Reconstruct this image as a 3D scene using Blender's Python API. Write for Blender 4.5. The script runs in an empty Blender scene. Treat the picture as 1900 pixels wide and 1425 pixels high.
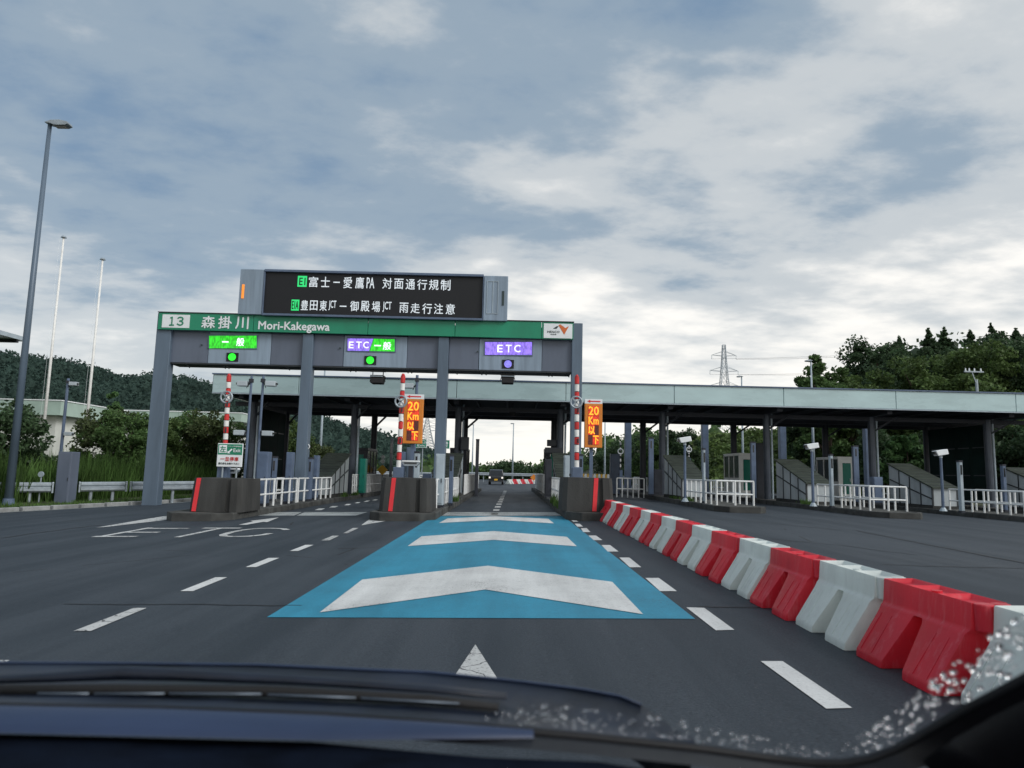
import bpy, bmesh, math, random
import numpy as np
from mathutils import Vector, Matrix

random.seed(7)
RNG = np.random.default_rng(7)
sc = bpy.context.scene
COL = sc.collection
rad = math.radians

# ------------------------------------------------------------------ camera
IW, IH, F = 1900.0, 1425.0, 1320.0
CAMZ = 1.2
PITCH, ROLL = math.atan(164.5 / F), rad(1.4)
cd = bpy.data.cameras.new('camera')
cam = bpy.data.objects.new('camera', cd)
COL.objects.link(cam)
cd.sensor_width = 36.0
cd.lens = 36.0 * F / IW
cd.clip_start, cd.clip_end = 0.02, 6000.0
cd.dof.use_dof = True
cd.dof.focus_distance = 22.0
cd.dof.aperture_fstop = 5.0
CR = Matrix.Rotation(math.pi / 2 + PITCH, 3, 'X') @ Matrix.Rotation(ROLL, 3, 'Z')
cam.matrix_world = Matrix.Translation((0, 0, CAMZ)) @ CR.to_4x4()
sc.camera = cam

# ------------------------------------------------------------------ world, sun, exposure
SUN_AZ, SUN_EL = rad(124), rad(36)          # azimuth to the right of straight ahead (+Y)
SUND = Vector((math.sin(SUN_AZ) * math.cos(SUN_EL), math.cos(SUN_AZ) * math.cos(SUN_EL), math.sin(SUN_EL)))
SKY_SEED = 13.3
world = bpy.data.worlds.new('World')
sc.world = world
world.use_nodes = True
wt = world.node_tree
wt.nodes.clear()


def N(t, kind, **kw):
    n = t.nodes.new(kind)
    for k, v in kw.items():
        if k.startswith('i_'):
            n.inputs[k[2:].replace('_', ' ')].default_value = v
        else:
            setattr(n, k, v)
    return n


def math_node(t, op, a, b=None, clamp=False):
    n = t.nodes.new('ShaderNodeMath')
    n.operation = op
    n.use_clamp = clamp
    for i, s in enumerate((a, b)):
        if s is None:
            continue
        if isinstance(s, (int, float)):
            n.inputs[i].default_value = s
        else:
            t.links.new(s, n.inputs[i])
    return n.outputs[0]


def ramp(t, fac, stops, interp='EASE'):
    n = t.nodes.new('ShaderNodeValToRGB')
    n.color_ramp.interpolation = interp
    e = n.color_ramp.elements
    while len(e) < len(stops):
        e.new(0.5)
    for i, (p, c) in enumerate(stops):
        e[i].position = p
        e[i].color = (*c, 1) if len(c) == 3 else c
    t.links.new(fac, n.inputs[0])
    return n.outputs[0]


def mix(t, fac, a, b, blend='MIX'):
    n = t.nodes.new('ShaderNodeMix')
    n.data_type = 'RGBA'
    n.blend_type = blend
    for i, s in ((0, fac), (6, a), (7, b)):
        if isinstance(s, (int, float)):
            n.inputs[i].default_value = s
        elif isinstance(s, tuple):
            n.inputs[i].default_value = (*s, 1)
        else:
            t.links.new(s, n.inputs[i])
    return n.outputs[2]


SKY_STRENGTH = 0.1
sky = N(wt, 'ShaderNodeTexSky', sky_type='NISHITA', sun_disc=False)
sky.sun_elevation, sky.sun_rotation = SUN_EL, SUN_AZ
tc = N(wt, 'ShaderNodeTexCoord')
sep = N(wt, 'ShaderNodeSeparateXYZ')
wt.links.new(tc.outputs['Generated'], sep.inputs[0])
zc = math_node(wt, 'MAXIMUM', sep.outputs[2], 0.0)
den = math_node(wt, 'ADD', zc, 0.14)
cx = math_node(wt, 'DIVIDE', sep.outputs[0], den)
cy = math_node(wt, 'DIVIDE', sep.outputs[1], den)
cmb = N(wt, 'ShaderNodeCombineXYZ')
wt.links.new(cx, cmb.inputs[0])
wt.links.new(cy, cmb.inputs[1])
cmb.inputs[2].default_value = SKY_SEED
rotm = N(wt, 'ShaderNodeMapping')
rotm.inputs['Rotation'].default_value = (0, 0, rad(-24))
rotm.inputs['Scale'].default_value = (0.8, 1.05, 1.0)
wt.links.new(cmb.outputs[0], rotm.inputs[0])
n1 = N(wt, 'ShaderNodeTexNoise', i_Scale=0.62, i_Detail=3.0, i_Roughness=0.5, i_Distortion=0.0)     # broad cloud masses
n2 = N(wt, 'ShaderNodeTexNoise', i_Scale=1.9, i_Detail=8.0, i_Roughness=0.55, i_Distortion=0.0)     # billows
n3 = N(wt, 'ShaderNodeTexNoise', i_Scale=6.0, i_Detail=7.0, i_Roughness=0.6, i_Distortion=0.0)      # torn edges
for n in (n1, n2, n3):
    wt.links.new(rotm.outputs[0], n.inputs['Vector'])
# the billows seen again a little towards the light: the difference gives lit and shaded sides
shf = N(wt, 'ShaderNodeVectorMath', operation='ADD')
wt.links.new(rotm.outputs[0], shf.inputs[0])
shf.inputs[1].default_value = (0.13, -0.10, 0)
n4 = N(wt, 'ShaderNodeTexNoise', i_Scale=1.9, i_Detail=8.0, i_Roughness=0.55, i_Distortion=0.0)
wt.links.new(shf.outputs[0], n4.inputs['Vector'])
dsun = N(wt, 'ShaderNodeVectorMath', operation='DOT_PRODUCT')
wt.links.new(tc.outputs['Generated'], dsun.inputs[0])
dsun.inputs[1].default_value = SUND
lift = math_node(wt, 'MULTIPLY', math_node(wt, 'SUBTRACT', dsun.outputs['Value'], 0.05), 0.26)
hor = math_node(wt, 'MULTIPLY', math_node(wt, 'POWER', math_node(wt, 'SUBTRACT', 1.0, zc), 2.5), 0.66)
m = math_node(wt, 'ADD', math_node(wt, 'MULTIPLY', n1.outputs[0], 0.66), math_node(wt, 'MULTIPLY', n2.outputs[0], 0.72))
m = math_node(wt, 'ADD', m, math_node(wt, 'MULTIPLY', n3.outputs[0], 0.22))
m = math_node(wt, 'ADD', m, math_node(wt, 'MULTIPLY', math_node(wt, 'SUBTRACT', n2.outputs[0], n4.outputs[0]), 0.42))
m = math_node(wt, 'SUBTRACT', m, 0.275)
soft = math_node(wt, 'MINIMUM', math_node(wt, 'ADD', math_node(wt, 'MULTIPLY', zc, 2.6), 0.30), 1.0)     # layers merge towards the horizon
m = math_node(wt, 'ADD', math_node(wt, 'MULTIPLY', math_node(wt, 'SUBTRACT', m, 0.50), math_node(wt, 'MULTIPLY', soft, 0.84)), 0.505)
m = math_node(wt, 'ADD', math_node(wt, 'ADD', m, lift), hor)
cloud = ramp(wt, m, [(0.22, (.102, .182, .300)), (0.42, (.142, .214, .308)), (0.60, (.228, .290, .352)),
                     (0.76, (.43, .457, .472)), (1.0, (.78, .755, .71))], 'EASE')
csc = N(wt, 'ShaderNodeVectorMath', operation='SCALE')
csc.inputs['Scale'].default_value = 1.0 / SKY_STRENGTH
wt.links.new(cloud, csc.inputs[0])
cloud = csc.outputs[0]
skyc = mix(wt, 0.92, sky.outputs[0], cloud)
bg = N(wt, 'ShaderNodeBackground', i_Strength=SKY_STRENGTH)
wt.links.new(skyc, bg.inputs[0])
wo = N(wt, 'ShaderNodeOutputWorld')
wt.links.new(bg.outputs[0], wo.inputs[0])

sl = bpy.data.lights.new('sun', 'SUN')
sl.energy, sl.angle, sl.color = 1.4, rad(25), (1.0, 0.98, 0.95)
so = bpy.data.objects.new('sun', sl)
so.rotation_euler = SUND.to_track_quat('Z', 'Y').to_euler()
COL.objects.link(so)

vs = sc.view_settings
vs.view_transform, vs.look, vs.exposure, vs.gamma = 'Standard', 'None', 0.50, 1.0
vs.use_curve_mapping = False
sc.render.engine = 'CYCLES'
sc.cycles.use_denoising = True
sc.cycles.max_bounces = 6
sc.cycles.transparent_max_bounces = 12


# ------------------------------------------------------------------ helpers
def smooth(a, b, x):
    t = min(max((x - a) / (b - a), 0.0), 1.0)
    return t * t * (3 - 2 * t)


S = 0.0244


def g(x, y=20.0):
    """height of the paved surface: it rises gently to the right up to the crown, then falls away"""
    if x < -17:
        z = -17 * S
    elif x <= 3.5:
        z = S * x
    elif x <= 6.5:
        u = x - 3.5
        z = S * 3.5 + S * u - (S + 0.012) * u * u / 6.0
    else:
        z = S * 3.5 + S * 3 - (S + 0.012) * 1.5 - 0.012 * (min(x, 32) - 6.5)
    return z * (1 - smooth(55, 95, y))


def ray(px, py):
    return CR @ Vector(((px - IW / 2) / F, -(py - IH / 2) / F, -1.0))


def at(px, py, Y):
    d = ray(px, py)
    t = Y / d.y
    return Vector((d.x * t, Y, CAMZ + d.z * t))


def xz(px, Y, py=800):
    return at(px, py, Y).x


def gp(px, py):
    d = ray(px, py)
    z = 0.0
    p = None
    for _ in range(40):
        t = (z - CAMZ) / d.z
        p = Vector((d.x * t, d.y * t, z))
        z = g(p.x, p.y)
    return p


# glyph outlines of the lettering, one depsgraph update for all of them
GL = {}


def prepare_glyphs(items):
    obs = []
    for s, off in items:
        c = bpy.data.curves.new('glyph', 'FONT')
        c.body = s
        c.offset = 0.0
        c.resolution_u = 2
        o = bpy.data.objects.new('glyph', c)
        COL.objects.link(o)
        obs.append((s, off, o, c))
    dg = bpy.context.evaluated_depsgraph_get()
    dg.update()
    for s, off, o, c in obs:
        me = o.evaluated_get(dg).to_mesh()
        v = [(p.co.x, p.co.y) for p in me.vertices]
        f = [tuple(p.vertices) for p in me.polygons]
        GL[(s, off)] = (v, f)
        o.evaluated_get(dg).to_mesh_clear()
    for s, off, o, c in obs:
        bpy.data.objects.remove(o)
        bpy.data.curves.remove(c)


LED_LINE_1 = ['富', '士', 'ー', '愛', '鷹', 'PA', '対', '面', '通', '行', '規', '制']
LED_LINE_2 = ['豊', '田', '東', 'JCT', '御', '殿', '場', '雨', '走', '注', '意']
prepare_glyphs([(s, 0.012) for s in LED_LINE_1 + LED_LINE_2 + ['E1', 'E1A', '一旦停車', '運行券をお取り下さい', 'スマートETC専用出口', '中日本']] +
               [(s, 0.02) for s in ['１', '３', '森', '掛', '川', 'Mori-Kakegawa', '般', 'E', 'T', 'C', '左', 'NEXCO', '20', 'Km', '以', '下', '出口', 'Exit', '料金所', 'Toll Gate']])


class MB:
    """collects simple shapes and links them as one mesh object"""

    def __init__(self):
        self.v, self.f = [], []

    def add(self, v, f):
        n = len(self.v)
        self.v += [Vector(p) for p in v]
        self.f += [tuple(i + n for i in q) for q in f]
        return self

    def box(self, x0, x1, y0, y1, z0, z1):
        v = [(x, y, z) for z in (z0, z1) for y in (y0, y1) for x in (x0, x1)]
        return self.add(v, [(0, 2, 3, 1), (4, 5, 7, 6), (0, 1, 5, 4), (2, 6, 7, 3), (0, 4, 6, 2), (1, 3, 7, 5)])

    def cyl(self, a, b, r0, r1=None, n=10):
        a, b = Vector(a), Vector(b)
        r1 = r0 if r1 is None else r1
        d = (b - a).normalized()
        u = d.orthogonal().normalized()
        w = d.cross(u)
        v = []
        for p, r in ((a, r0), (b, r1)):
            for i in range(n):
                t = 2 * math.pi * i / n
                v.append(p + (u * math.cos(t) + w * math.sin(t)) * r)
        f = [(i, (i + 1) % n, n + (i + 1) % n, n + i) for i in range(n)]
        f += [tuple(reversed(range(n))), tuple(range(n, 2 * n))]
        return self.add(v, f)

    def bar(self, a, b, w, h=None):
        """square bar from a to b"""
        a, b = Vector(a), Vector(b)
        h = w if h is None else h
        d = (b - a).normalized()
        up = Vector((0, 0, 1)) if abs(d.z) < 0.9 else Vector((0, 1, 0))
        s = d.cross(up).normalized()
        u = s.cross(d).normalized()
        v = [p + s * (sx * w / 2) + u * (sz * h / 2) for p in (a, b) for sx, sz in ((-1, -1), (1, -1), (1, 1), (-1, 1))]
        return self.add(v, [(0, 1, 2, 3), (7, 6, 5, 4), (0, 4, 5, 1), (1, 5, 6, 2), (2, 6, 7, 3), (3, 7, 4, 0)])

    def prism(self, pts, ext):
        ext = Vector(ext)
        n = len(pts)
        v = [Vector(p) for p in pts] + [Vector(p) + ext for p in pts]
        f = [tuple(reversed(range(n))), tuple(range(n, 2 * n))]
        f += [(i, (i + 1) % n, n + (i + 1) % n, n + i) for i in range(n)]
        return self.add(v, f)

    def loft(self, rings, closed=True):
        n = len(rings[0])
        v = [p for r in rings for p in r]
        f = []
        for k in range(len(rings) - 1):
            for i in range(n if closed else n - 1):
                j = (i + 1) % n
                f.append((k * n + i, k * n + j, (k + 1) * n + j, (k + 1) * n + i))
        if closed:
            f += [tuple(reversed(range(n))), tuple(range((len(rings) - 1) * n, len(rings) * n))]
        return self.add(v, f)

    def poly(self, pts):
        return self.add(pts, [tuple(range(len(pts)))])

    def ring(self, c, r, t, axis='Y', n=24, m=8):
        v, f = [], []
        for i in range(n):
            a = 2 * math.pi * i / n
            for j in range(m):
                b = 2 * math.pi * j / m
                rr = r + t * math.cos(b)
                q = (rr * math.cos(a), t * math.sin(b), rr * math.sin(a)) if axis == 'Y' else (rr * math.cos(a), rr * math.sin(a), t * math.sin(b))
                v.append(Vector(c) + Vector(q))
        for i in range(n):
            for j in range(m):
                f.append((i * m + j, i * m + (j + 1) % m, ((i + 1) % n) * m + (j + 1) % m, ((i + 1) % n) * m + j))
        return self.add(v, f)

    def text(self, key, x0, x1, z0, z1, Y, off=0.02, bold=0.02):
        v, f = GL[(key, off)]
        ax = min(p[0] for p in v); bx = max(p[0] for p in v)
        ay = min(p[1] for p in v); by = max(p[1] for p in v)
        sx, sy = (x1 - x0) / max(bx - ax, 1e-6), (z1 - z0) / max(by - ay, 1e-6)
        self.add([(x0 + (p[0] - ax) * sx, Y, z0 + (p[1] - ay) * sy) for p in v], f)
        if bold:
            d = bold * (z1 - z0)
            for i, (dx, dz) in enumerate(((d, 0), (-d, 0), (0, d), (0, -d))):
                self.add([(x0 + dx + (p[0] - ax) * sx, Y - .0015 * (i + 1), z0 + dz + (p[1] - ay) * sy) for p in v], f)
        return self

    def ptext(self, key, px0, py0, px1, py1, Y, off=0.02, bold=0.02):
        """lettering fitted between two picture points on the plane of a board at distance Y"""
        a = at((px0 + px1) / 2, (py0 + py1) / 2, Y)
        w = at(px1, (py0 + py1) / 2, Y).x - at(px0, (py0 + py1) / 2, Y).x
        h = at((px0 + px1) / 2, py0, Y).z - at((px0 + px1) / 2, py1, Y).z
        return self.text(key, a.x - w / 2, a.x + w / 2, a.z - h / 2, a.z + h / 2, Y, off, bold)

    def prect(self, px0, py0, px1, py1, Y, thick=0.02):
        a = at((px0 + px1) / 2, (py0 + py1) / 2, Y)
        w = (at(px1, py0, Y).x - at(px0, py0, Y).x) / 2
        h = (at(px0, py0, Y).z - at(px0, py1, Y).z) / 2
        return self.box(a.x - w, a.x + w, Y, Y + thick, a.z - h, a.z + h)

    def build(self, name, m, parent=None, base=None, bevel=0.0, smooth_shade=False, seg=2):
        off = OFF.get(parent, Vector((0, 0, 0))) if parent else Vector(base if base is not None else (0, 0, 0))
        me = bpy.data.meshes.new(name)
        me.from_pydata([tuple(p - off) for p in self.v], [], self.f)
        if bevel:
            bm = bmesh.new()
            bm.from_mesh(me)
            bmesh.ops.recalc_face_normals(bm, faces=bm.faces)
            bmesh.ops.bevel(bm, geom=[e for e in bm.edges if len(e.link_faces) == 2 and e.calc_face_angle(0) > 0.3], offset=bevel, segments=seg, profile=0.6, affect='EDGES', clamp_overlap=True)
            bm.to_mesh(me)
            bm.free()
        if smooth_shade:
            for p in me.polygons:
                p.use_smooth = True
        me.materials.append(m)
        o = bpy.data.objects.new(name, me)
        COL.objects.link(o)
        if parent:
            o.parent = parent
        else:
            o.location = off
        OFF[o] = off
        return o


OFF = {}


def thing(name, label, cat, base, group=None):
    o = bpy.data.objects.new(name, None)
    COL.objects.link(o)
    o.location = base
    o.empty_display_size = 0.2
    OFF[o] = Vector(base)
    return tag(o, label, cat, group)


def tag(o, label=None, cat=None, group=None, kind=None):
    for k, v in (('label', label), ('category', cat), ('group', group), ('kind', kind)):
        if v:
            o[k] = v
    return o


def copy_tree(o, parent=None):
    c = o.copy()
    COL.objects.link(c)
    c.parent = parent
    OFF[c] = OFF.get(o, Vector())
    for ch in list(o.children):
        copy_tree(ch, c)
    return c


def mesh_np(name, v, f, m, parent=None, base=None, kind=None):
    off = OFF.get(parent, Vector((0, 0, 0))) if parent else Vector(base if base is not None else (0, 0, 0))
    me = bpy.data.meshes.new(name)
    v = np.asarray(v, dtype=np.float32) - np.array(off, dtype=np.float32)
    f = np.asarray(f, dtype=np.int32)
    k = f.shape[1]
    me.vertices.add(len(v))
    me.vertices.foreach_set('co', v.ravel())
    me.loops.add(f.size)
    me.loops.foreach_set('vertex_index', f.ravel())
    me.polygons.add(len(f))
    me.polygons.foreach_set('loop_start', np.arange(0, f.size, k, dtype=np.int32))
    me.polygons.foreach_set('loop_total', np.full(len(f), k, dtype=np.int32))
    me.update(calc_edges=True)
    me.materials.append(m)
    o = bpy.data.objects.new(name, me)
    COL.objects.link(o)
    if parent:
        o.parent = parent
    else:
        o.location = off
    OFF[o] = off
    if kind:
        o['kind'] = kind
    return o


# ------------------------------------------------------------------ materials
def mat(name, col, rough=0.6, metal=0.0, var=0.18, scale=2.0, stretch=(1, 1, 1), bump=0.0, bscale=60.0, tint=None, spec=0.4, island=0.0, coat=0.0):
    ma = bpy.data.materials.new(name)
    ma.use_nodes = True
    t = ma.node_tree
    b = t.nodes['Principled BSDF']
    geo = N(t, 'ShaderNodeNewGeometry')
    mp = N(t, 'ShaderNodeMapping')
    mp.inputs['Scale'].default_value = stretch
    t.links.new(geo.outputs['Position'], mp.inputs[0])
    nz = N(t, 'ShaderNodeTexNoise', i_Scale=scale, i_Detail=6.0, i_Roughness=0.6)
    t.links.new(mp.outputs[0], nz.inputs['Vector'])
    dark = tuple(c * (1 - var * 1.3) for c in col) if tint is None else tint
    lite = tuple(min(c * (1 + var), 0.95) for c in col)
    c = ramp(t, nz.outputs[0], [(0.32, dark), (0.52, col), (0.72, lite)], 'LINEAR')
    if island:
        mr = N(t, 'ShaderNodeMapRange')
        mr.inputs['To Min'].default_value = 1 - island
        mr.inputs['To Max'].default_value = 1 + island
        t.links.new(geo.outputs['Random Per Island'], mr.inputs['Value'])
        hsv = N(t, 'ShaderNodeHueSaturation')
        t.links.new(c, hsv.inputs['Color'])
        t.links.new(mr.outputs[0], hsv.inputs['Value'])
        c = hsv.outputs[0]
    t.links.new(c, b.inputs['Base Color'])
    b.inputs['Metallic'].default_value = metal
    b.inputs['Specular IOR Level'].default_value = spec
    b.inputs['Coat Weight'].default_value = coat
    rr = N(t, 'ShaderNodeMapRange')
    rr.inputs['To Min'].default_value = max(rough - 0.12, 0.05)
    rr.inputs['To Max'].default_value = min(rough + 0.12, 1.0)
    t.links.new(nz.outputs[0], rr.inputs['Value'])
    t.links.new(rr.outputs[0], b.inputs['Roughness'])
    if bump:
        nb = N(t, 'ShaderNodeTexNoise', i_Scale=bscale, i_Detail=4.0)
        t.links.new(geo.outputs['Position'], nb.inputs['Vector'])
        bp = N(t, 'ShaderNodeBump', i_Strength=bump, i_Distance=0.02)
        t.links.new(nb.outputs[0], bp.inputs['Height'])
        t.links.new(bp.outputs[0], b.inputs['Normal'])
    return ma


def glow(name, col, strength=1.0, dots=0.0, dscale=60.0):
    """lit lamp or LED panel"""
    ma = bpy.data.materials.new(name)
    ma.use_nodes = True
    t = ma.node_tree
    b = t.nodes['Principled BSDF']
    b.inputs['Base Color'].default_value = (0.02, 0.02, 0.02, 1)
    b.inputs['Roughness'].default_value = 0.6
    b.inputs['Emission Strength'].default_value = strength
    if dots:
        geo = N(t, 'ShaderNodeNewGeometry')
        mp = N(t, 'ShaderNodeMapping')
        mp.inputs['Scale'].default_value = (1.0, 0.01, 0.45)
        t.links.new(geo.outputs['Position'], mp.inputs[0])
        nz = N(t, 'ShaderNodeTexNoise', i_Scale=dscale, i_Detail=2.0)
        t.links.new(mp.outputs[0], nz.inputs['Vector'])
        c = ramp(t, nz.outputs[0], [(0.35, tuple(k * (1 - dots) for k in col)), (0.6, col)], 'LINEAR')
        t.links.new(c, b.inputs['Emission Color'])
    else:
        b.inputs['Emission Color'].default_value = (*col, 1)
    return ma


def asphalt_mat():
    ma = bpy.data.materials.new('asphalt')
    ma.use_nodes = True
    t = ma.node_tree
    b = t.nodes['Principled BSDF']
    geo = N(t, 'ShaderNodeNewGeometry')
    pos = geo.outputs['Position']
    fine = N(t, 'ShaderNodeTexNoise', i_Scale=70.0, i_Detail=5.0, i_Roughness=0.7)
    patch = N(t, 'ShaderNodeTexNoise', i_Scale=0.35, i_Detail=5.0, i_Roughness=0.6, i_Distortion=0.6)
    mp = N(t, 'ShaderNodeMapping')
    mp.inputs['Scale'].default_value = (1.3, 0.09, 1)
    t.links.new(pos, mp.inputs[0])
    track = N(t, 'ShaderNodeTexNoise', i_Scale=1.2, i_Detail=4.0, i_Roughness=0.6)
    t.links.new(mp.outputs[0], track.inputs['Vector'])
    for n in (fine, patch):
        t.links.new(pos, n.inputs['Vector'])
    base = ramp(t, patch.outputs[0], [(0.3, (0.026, 0.036, 0.048)), (0.5, (0.034, 0.046, 0.060)), (0.68, (0.050, 0.064, 0.080))], 'LINEAR')
    c = mix(t, 0.36, base, ramp(t, track.outputs[0], [(0.41, (0.018, 0.025, 0.034)), (0.60, (0.070, 0.082, 0.098))], 'LINEAR'))
    grit = ramp(t, fine.outputs[0], [(0.30, (0.35, 0.35, 0.35)), (0.5, (.9, .9, .9)), (0.72, (1.0, 1.0, 1.0))], 'LINEAR')
    c = mix(t, 1.0, c, grit, 'MULTIPLY')
    c = mix(t, ramp(t, fine.outputs[0], [(0.60, (0, 0, 0)), (0.74, (.55, .55, .55))], 'LINEAR'), c, (0.15, 0.155, 0.16))
    # dark thin cracks
    warp = N(t, 'ShaderNodeTexNoise', i_Scale=0.7, i_Detail=4.0)
    t.links.new(pos, warp.inputs['Vector'])
    wv = mix(t, 0.16, pos, warp.outputs[1])
    vor = N(t, 'ShaderNodeTexVoronoi', feature='DISTANCE_TO_EDGE', i_Scale=0.16)
    t.links.new(wv, vor.inputs['Vector'])
    crack = math_node(t, 'LESS_THAN', vor.outputs['Distance'], 0.0022)
    gate = math_node(t, 'GREATER_THAN', patch.outputs[0], 0.56)
    c = mix(t, math_node(t, 'MULTIPLY', math_node(t, 'MULTIPLY', crack, gate), 0.8), c, (0.008, 0.008, 0.009))
    t.links.new(c, b.inputs['Base Color'])
    rr = N(t, 'ShaderNodeMapRange')
    rr.inputs['To Min'].default_value = 0.5
    rr.inputs['To Max'].default_value = 0.85
    t.links.new(patch.outputs[0], rr.inputs['Value'])
    t.links.new(rr.outputs[0], b.inputs['Roughness'])
    b.inputs['Specular IOR Level'].default_value = 0.32
    bp = N(t, 'ShaderNodeBump', i_Strength=0.35, i_Distance=0.01)
    t.links.new(fine.outputs[0], bp.inputs['Height'])
    t.links.new(bp.outputs[0], b.inputs['Normal'])
    return ma


def paint_mat(name, col, wear=0.5, crack=0.0):
    """road paint with the asphalt showing where it has worn off"""
    ma = bpy.data.materials.new(name)
    ma.use_nodes = True
    t = ma.node_tree
    b = t.nodes['Principled BSDF']
    geo = N(t, 'ShaderNodeNewGeometry')
    pos = geo.outputs['Position']
    a = N(t, 'ShaderNodeTexNoise', i_Scale=1.1, i_Detail=8.0, i_Roughness=0.7)
    f = N(t, 'ShaderNodeTexNoise', i_Scale=45.0, i_Detail=5.0, i_Roughness=0.75)
    for n in (a, f):
        t.links.new(pos, n.inputs['Vector'])
    c = ramp(t, a.outputs[0], [(0.3, tuple(k * 0.82 for k in col)), (0.55, col), (0.75, tuple(min(k * 1.07, 0.9) for k in col))], 'LINEAR')
    mp = N(t, 'ShaderNodeMapping')
    mp.inputs['Scale'].default_value = (1.6, 0.12, 1)
    t.links.new(pos, mp.inputs[0])
    tk = N(t, 'ShaderNodeTexNoise', i_Scale=1.3, i_Detail=5.0, i_Roughness=0.65)
    t.links.new(mp.outputs[0], tk.inputs['Vector'])
    c = mix(t, 1.0, c, ramp(t, tk.outputs[0], [(0.35, (.78, .78, .78)), (0.6, (1, 1, 1))], 'LINEAR'), 'MULTIPLY')
    c = mix(t, 1.0, c, ramp(t, f.outputs[0], [(0.36, (.80, .80, .80)), (0.5, (1, 1, 1))], 'LINEAR'), 'MULTIPLY')
    worn = math_node(t, 'ADD', math_node(t, 'MULTIPLY', f.outputs[0], 0.6), math_node(t, 'MULTIPLY', a.outputs[0], 0.4))
    k = ramp(t, worn, [(0.36 + 0.09 * wear - 0.03, (1, 1, 1)), (0.36 + 0.09 * wear + 0.02, (0, 0, 0))], 'LINEAR')
    c = mix(t, k, c, (0.06, 0.063, 0.068))
    if crack:
        w = N(t, 'ShaderNodeTexNoise', i_Scale=4.0, i_Detail=4.0)
        t.links.new(pos, w.inputs['Vector'])
        vor = N(t, 'ShaderNodeTexVoronoi', feature='DISTANCE_TO_EDGE', i_Scale=4.5)
        t.links.new(mix(t, 0.2, pos, w.outputs[1]), vor.inputs['Vector'])
        ck = math_node(t, 'LESS_THAN', vor.outputs['Distance'], crack)
        c = mix(t, math_node(t, 'MULTIPLY', ck, 0.85), c, (0.04, 0.042, 0.045))
    t.links.new(c, b.inputs['Base Color'])
    b.inputs['Roughness'].default_value = 0.6
    b.inputs['Specular IOR Level'].default_value = 0.35
    bp = N(t, 'ShaderNodeBump', i_Strength=0.2, i_Distance=0.01)
    t.links.new(f.outputs[0], bp.inputs['Height'])
    t.links.new(bp.outputs[0], b.inputs['Normal'])
    return ma


M = {}
M['asphalt'] = asphalt_mat()
M['white_paint'] = paint_mat('white_paint', (0.70, 0.71, 0.70), 0.35)
M['worn_paint'] = paint_mat('worn_paint', (0.62, 0.63, 0.62), 0.75, crack=0.02)
M['faded_paint'] = paint_mat('faded_paint', (0.42, 0.45, 0.45), 1.1)
M['cyan_paint'] = paint_mat('cyan_paint', (0.030, 0.265, 0.405), 0.16)
M['gantry'] = mat('gantry_grey', (0.112, 0.155, 0.208), 0.45, var=0.2, scale=1.6, stretch=(1, 1, 0.15), metal=0.1)
M['gantry_panel'] = mat('gantry_panel', (0.115, 0.14, 0.19), 0.4, var=0.12, scale=1.2, stretch=(1, 1, 0.2))
M['lane_panel'] = mat('lane_panel', (0.24, 0.31, 0.39), 0.4, var=0.2, scale=2.2, stretch=(1.5, 1, 0.12))
M['sign_green'] = mat('sign_green', (0.012, 0.235, 0.13), 0.35, var=0.12, scale=0.9, stretch=(1, 1, 0.4))
M['sign_white'] = mat('sign_white', (0.78, 0.82, 0.84), 0.4, var=0.05)
M['dark_text'] = mat('dark_text', (0.03, 0.05, 0.05), 0.5, var=0.05)
M['orange_logo'] = mat('orange_logo', (0.62, 0.15, 0.04), 0.45, var=0.05)
M['led_black'] = mat('led_black', (0.008, 0.009, 0.012), 0.55, var=0.25, scale=30)
M['led_white'] = glow('led_white', (0.62, 0.68, 0.72), 0.95, dots=0.35, dscale=26)
M['led_green'] = glow('led_green', (0.015, 0.62, 0.16), 0.9)
M['led_lime'] = glow('led_lime', (0.03, 0.70, 0.02), 0.95, dots=0.5, dscale=16)
M['led_purple'] = glow('led_purple', (0.30, 0.19, 0.92), 0.95, dots=0.45, dscale=16)
M['lamp_lime'] = glow('lamp_lime', (0.02, 0.86, 0.03), 1.0)
M['lamp_purple'] = glow('lamp_purple', (0.27, 0.24, 0.88), 0.9, dots=0.35, dscale=30)
M['led_text'] = glow('led_text', (0.85, 0.88, 0.95), 1.0)
M['led_orange'] = glow('led_orange', (1.0, 0.42, 0.02), 1.25, dots=0.35, dscale=30)
M['led_red'] = glow('led_red', (0.95, 0.045, 0.01), 0.75, dots=0.6, dscale=30)
M['led_dim'] = mat('led_dim', (0.13, 0.035, 0.03), 0.6, var=0.4, scale=30)
M['lamp_amber'] = glow('lamp_amber', (0.95, 0.28, 0.03), 0.9)
M['sign_orange'] = mat('sign_orange', (0.66, 0.22, 0.03), 0.4, var=0.08)
M['red_paint'] = mat('red_paint', (0.55, 0.03, 0.03), 0.45, var=0.15, scale=4)
M['strip_red'] = mat('strip_red', (0.68, 0.03, 0.04), 0.4, var=0.1, scale=4)
M['pole_white'] = mat('pole_white', (0.75, 0.75, 0.73), 0.45, var=0.1, scale=6)
M['fascia'] = mat('fascia_teal', (0.43, 0.575, 0.59), 0.28, var=0.1, scale=0.8, stretch=(0.6, 1, 2.0), spec=0.5, coat=0.2)
M['trim_dark'] = mat('trim_dark', (0.03, 0.035, 0.04), 0.5)
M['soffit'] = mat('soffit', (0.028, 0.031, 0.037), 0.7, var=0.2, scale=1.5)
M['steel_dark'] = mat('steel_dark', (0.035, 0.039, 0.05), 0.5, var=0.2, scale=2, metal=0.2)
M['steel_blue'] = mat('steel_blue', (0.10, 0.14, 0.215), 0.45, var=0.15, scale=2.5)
M['steel_mid'] = mat('steel_mid', (0.065, 0.078, 0.10), 0.4, var=0.2, scale=2, metal=0.2)
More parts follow.
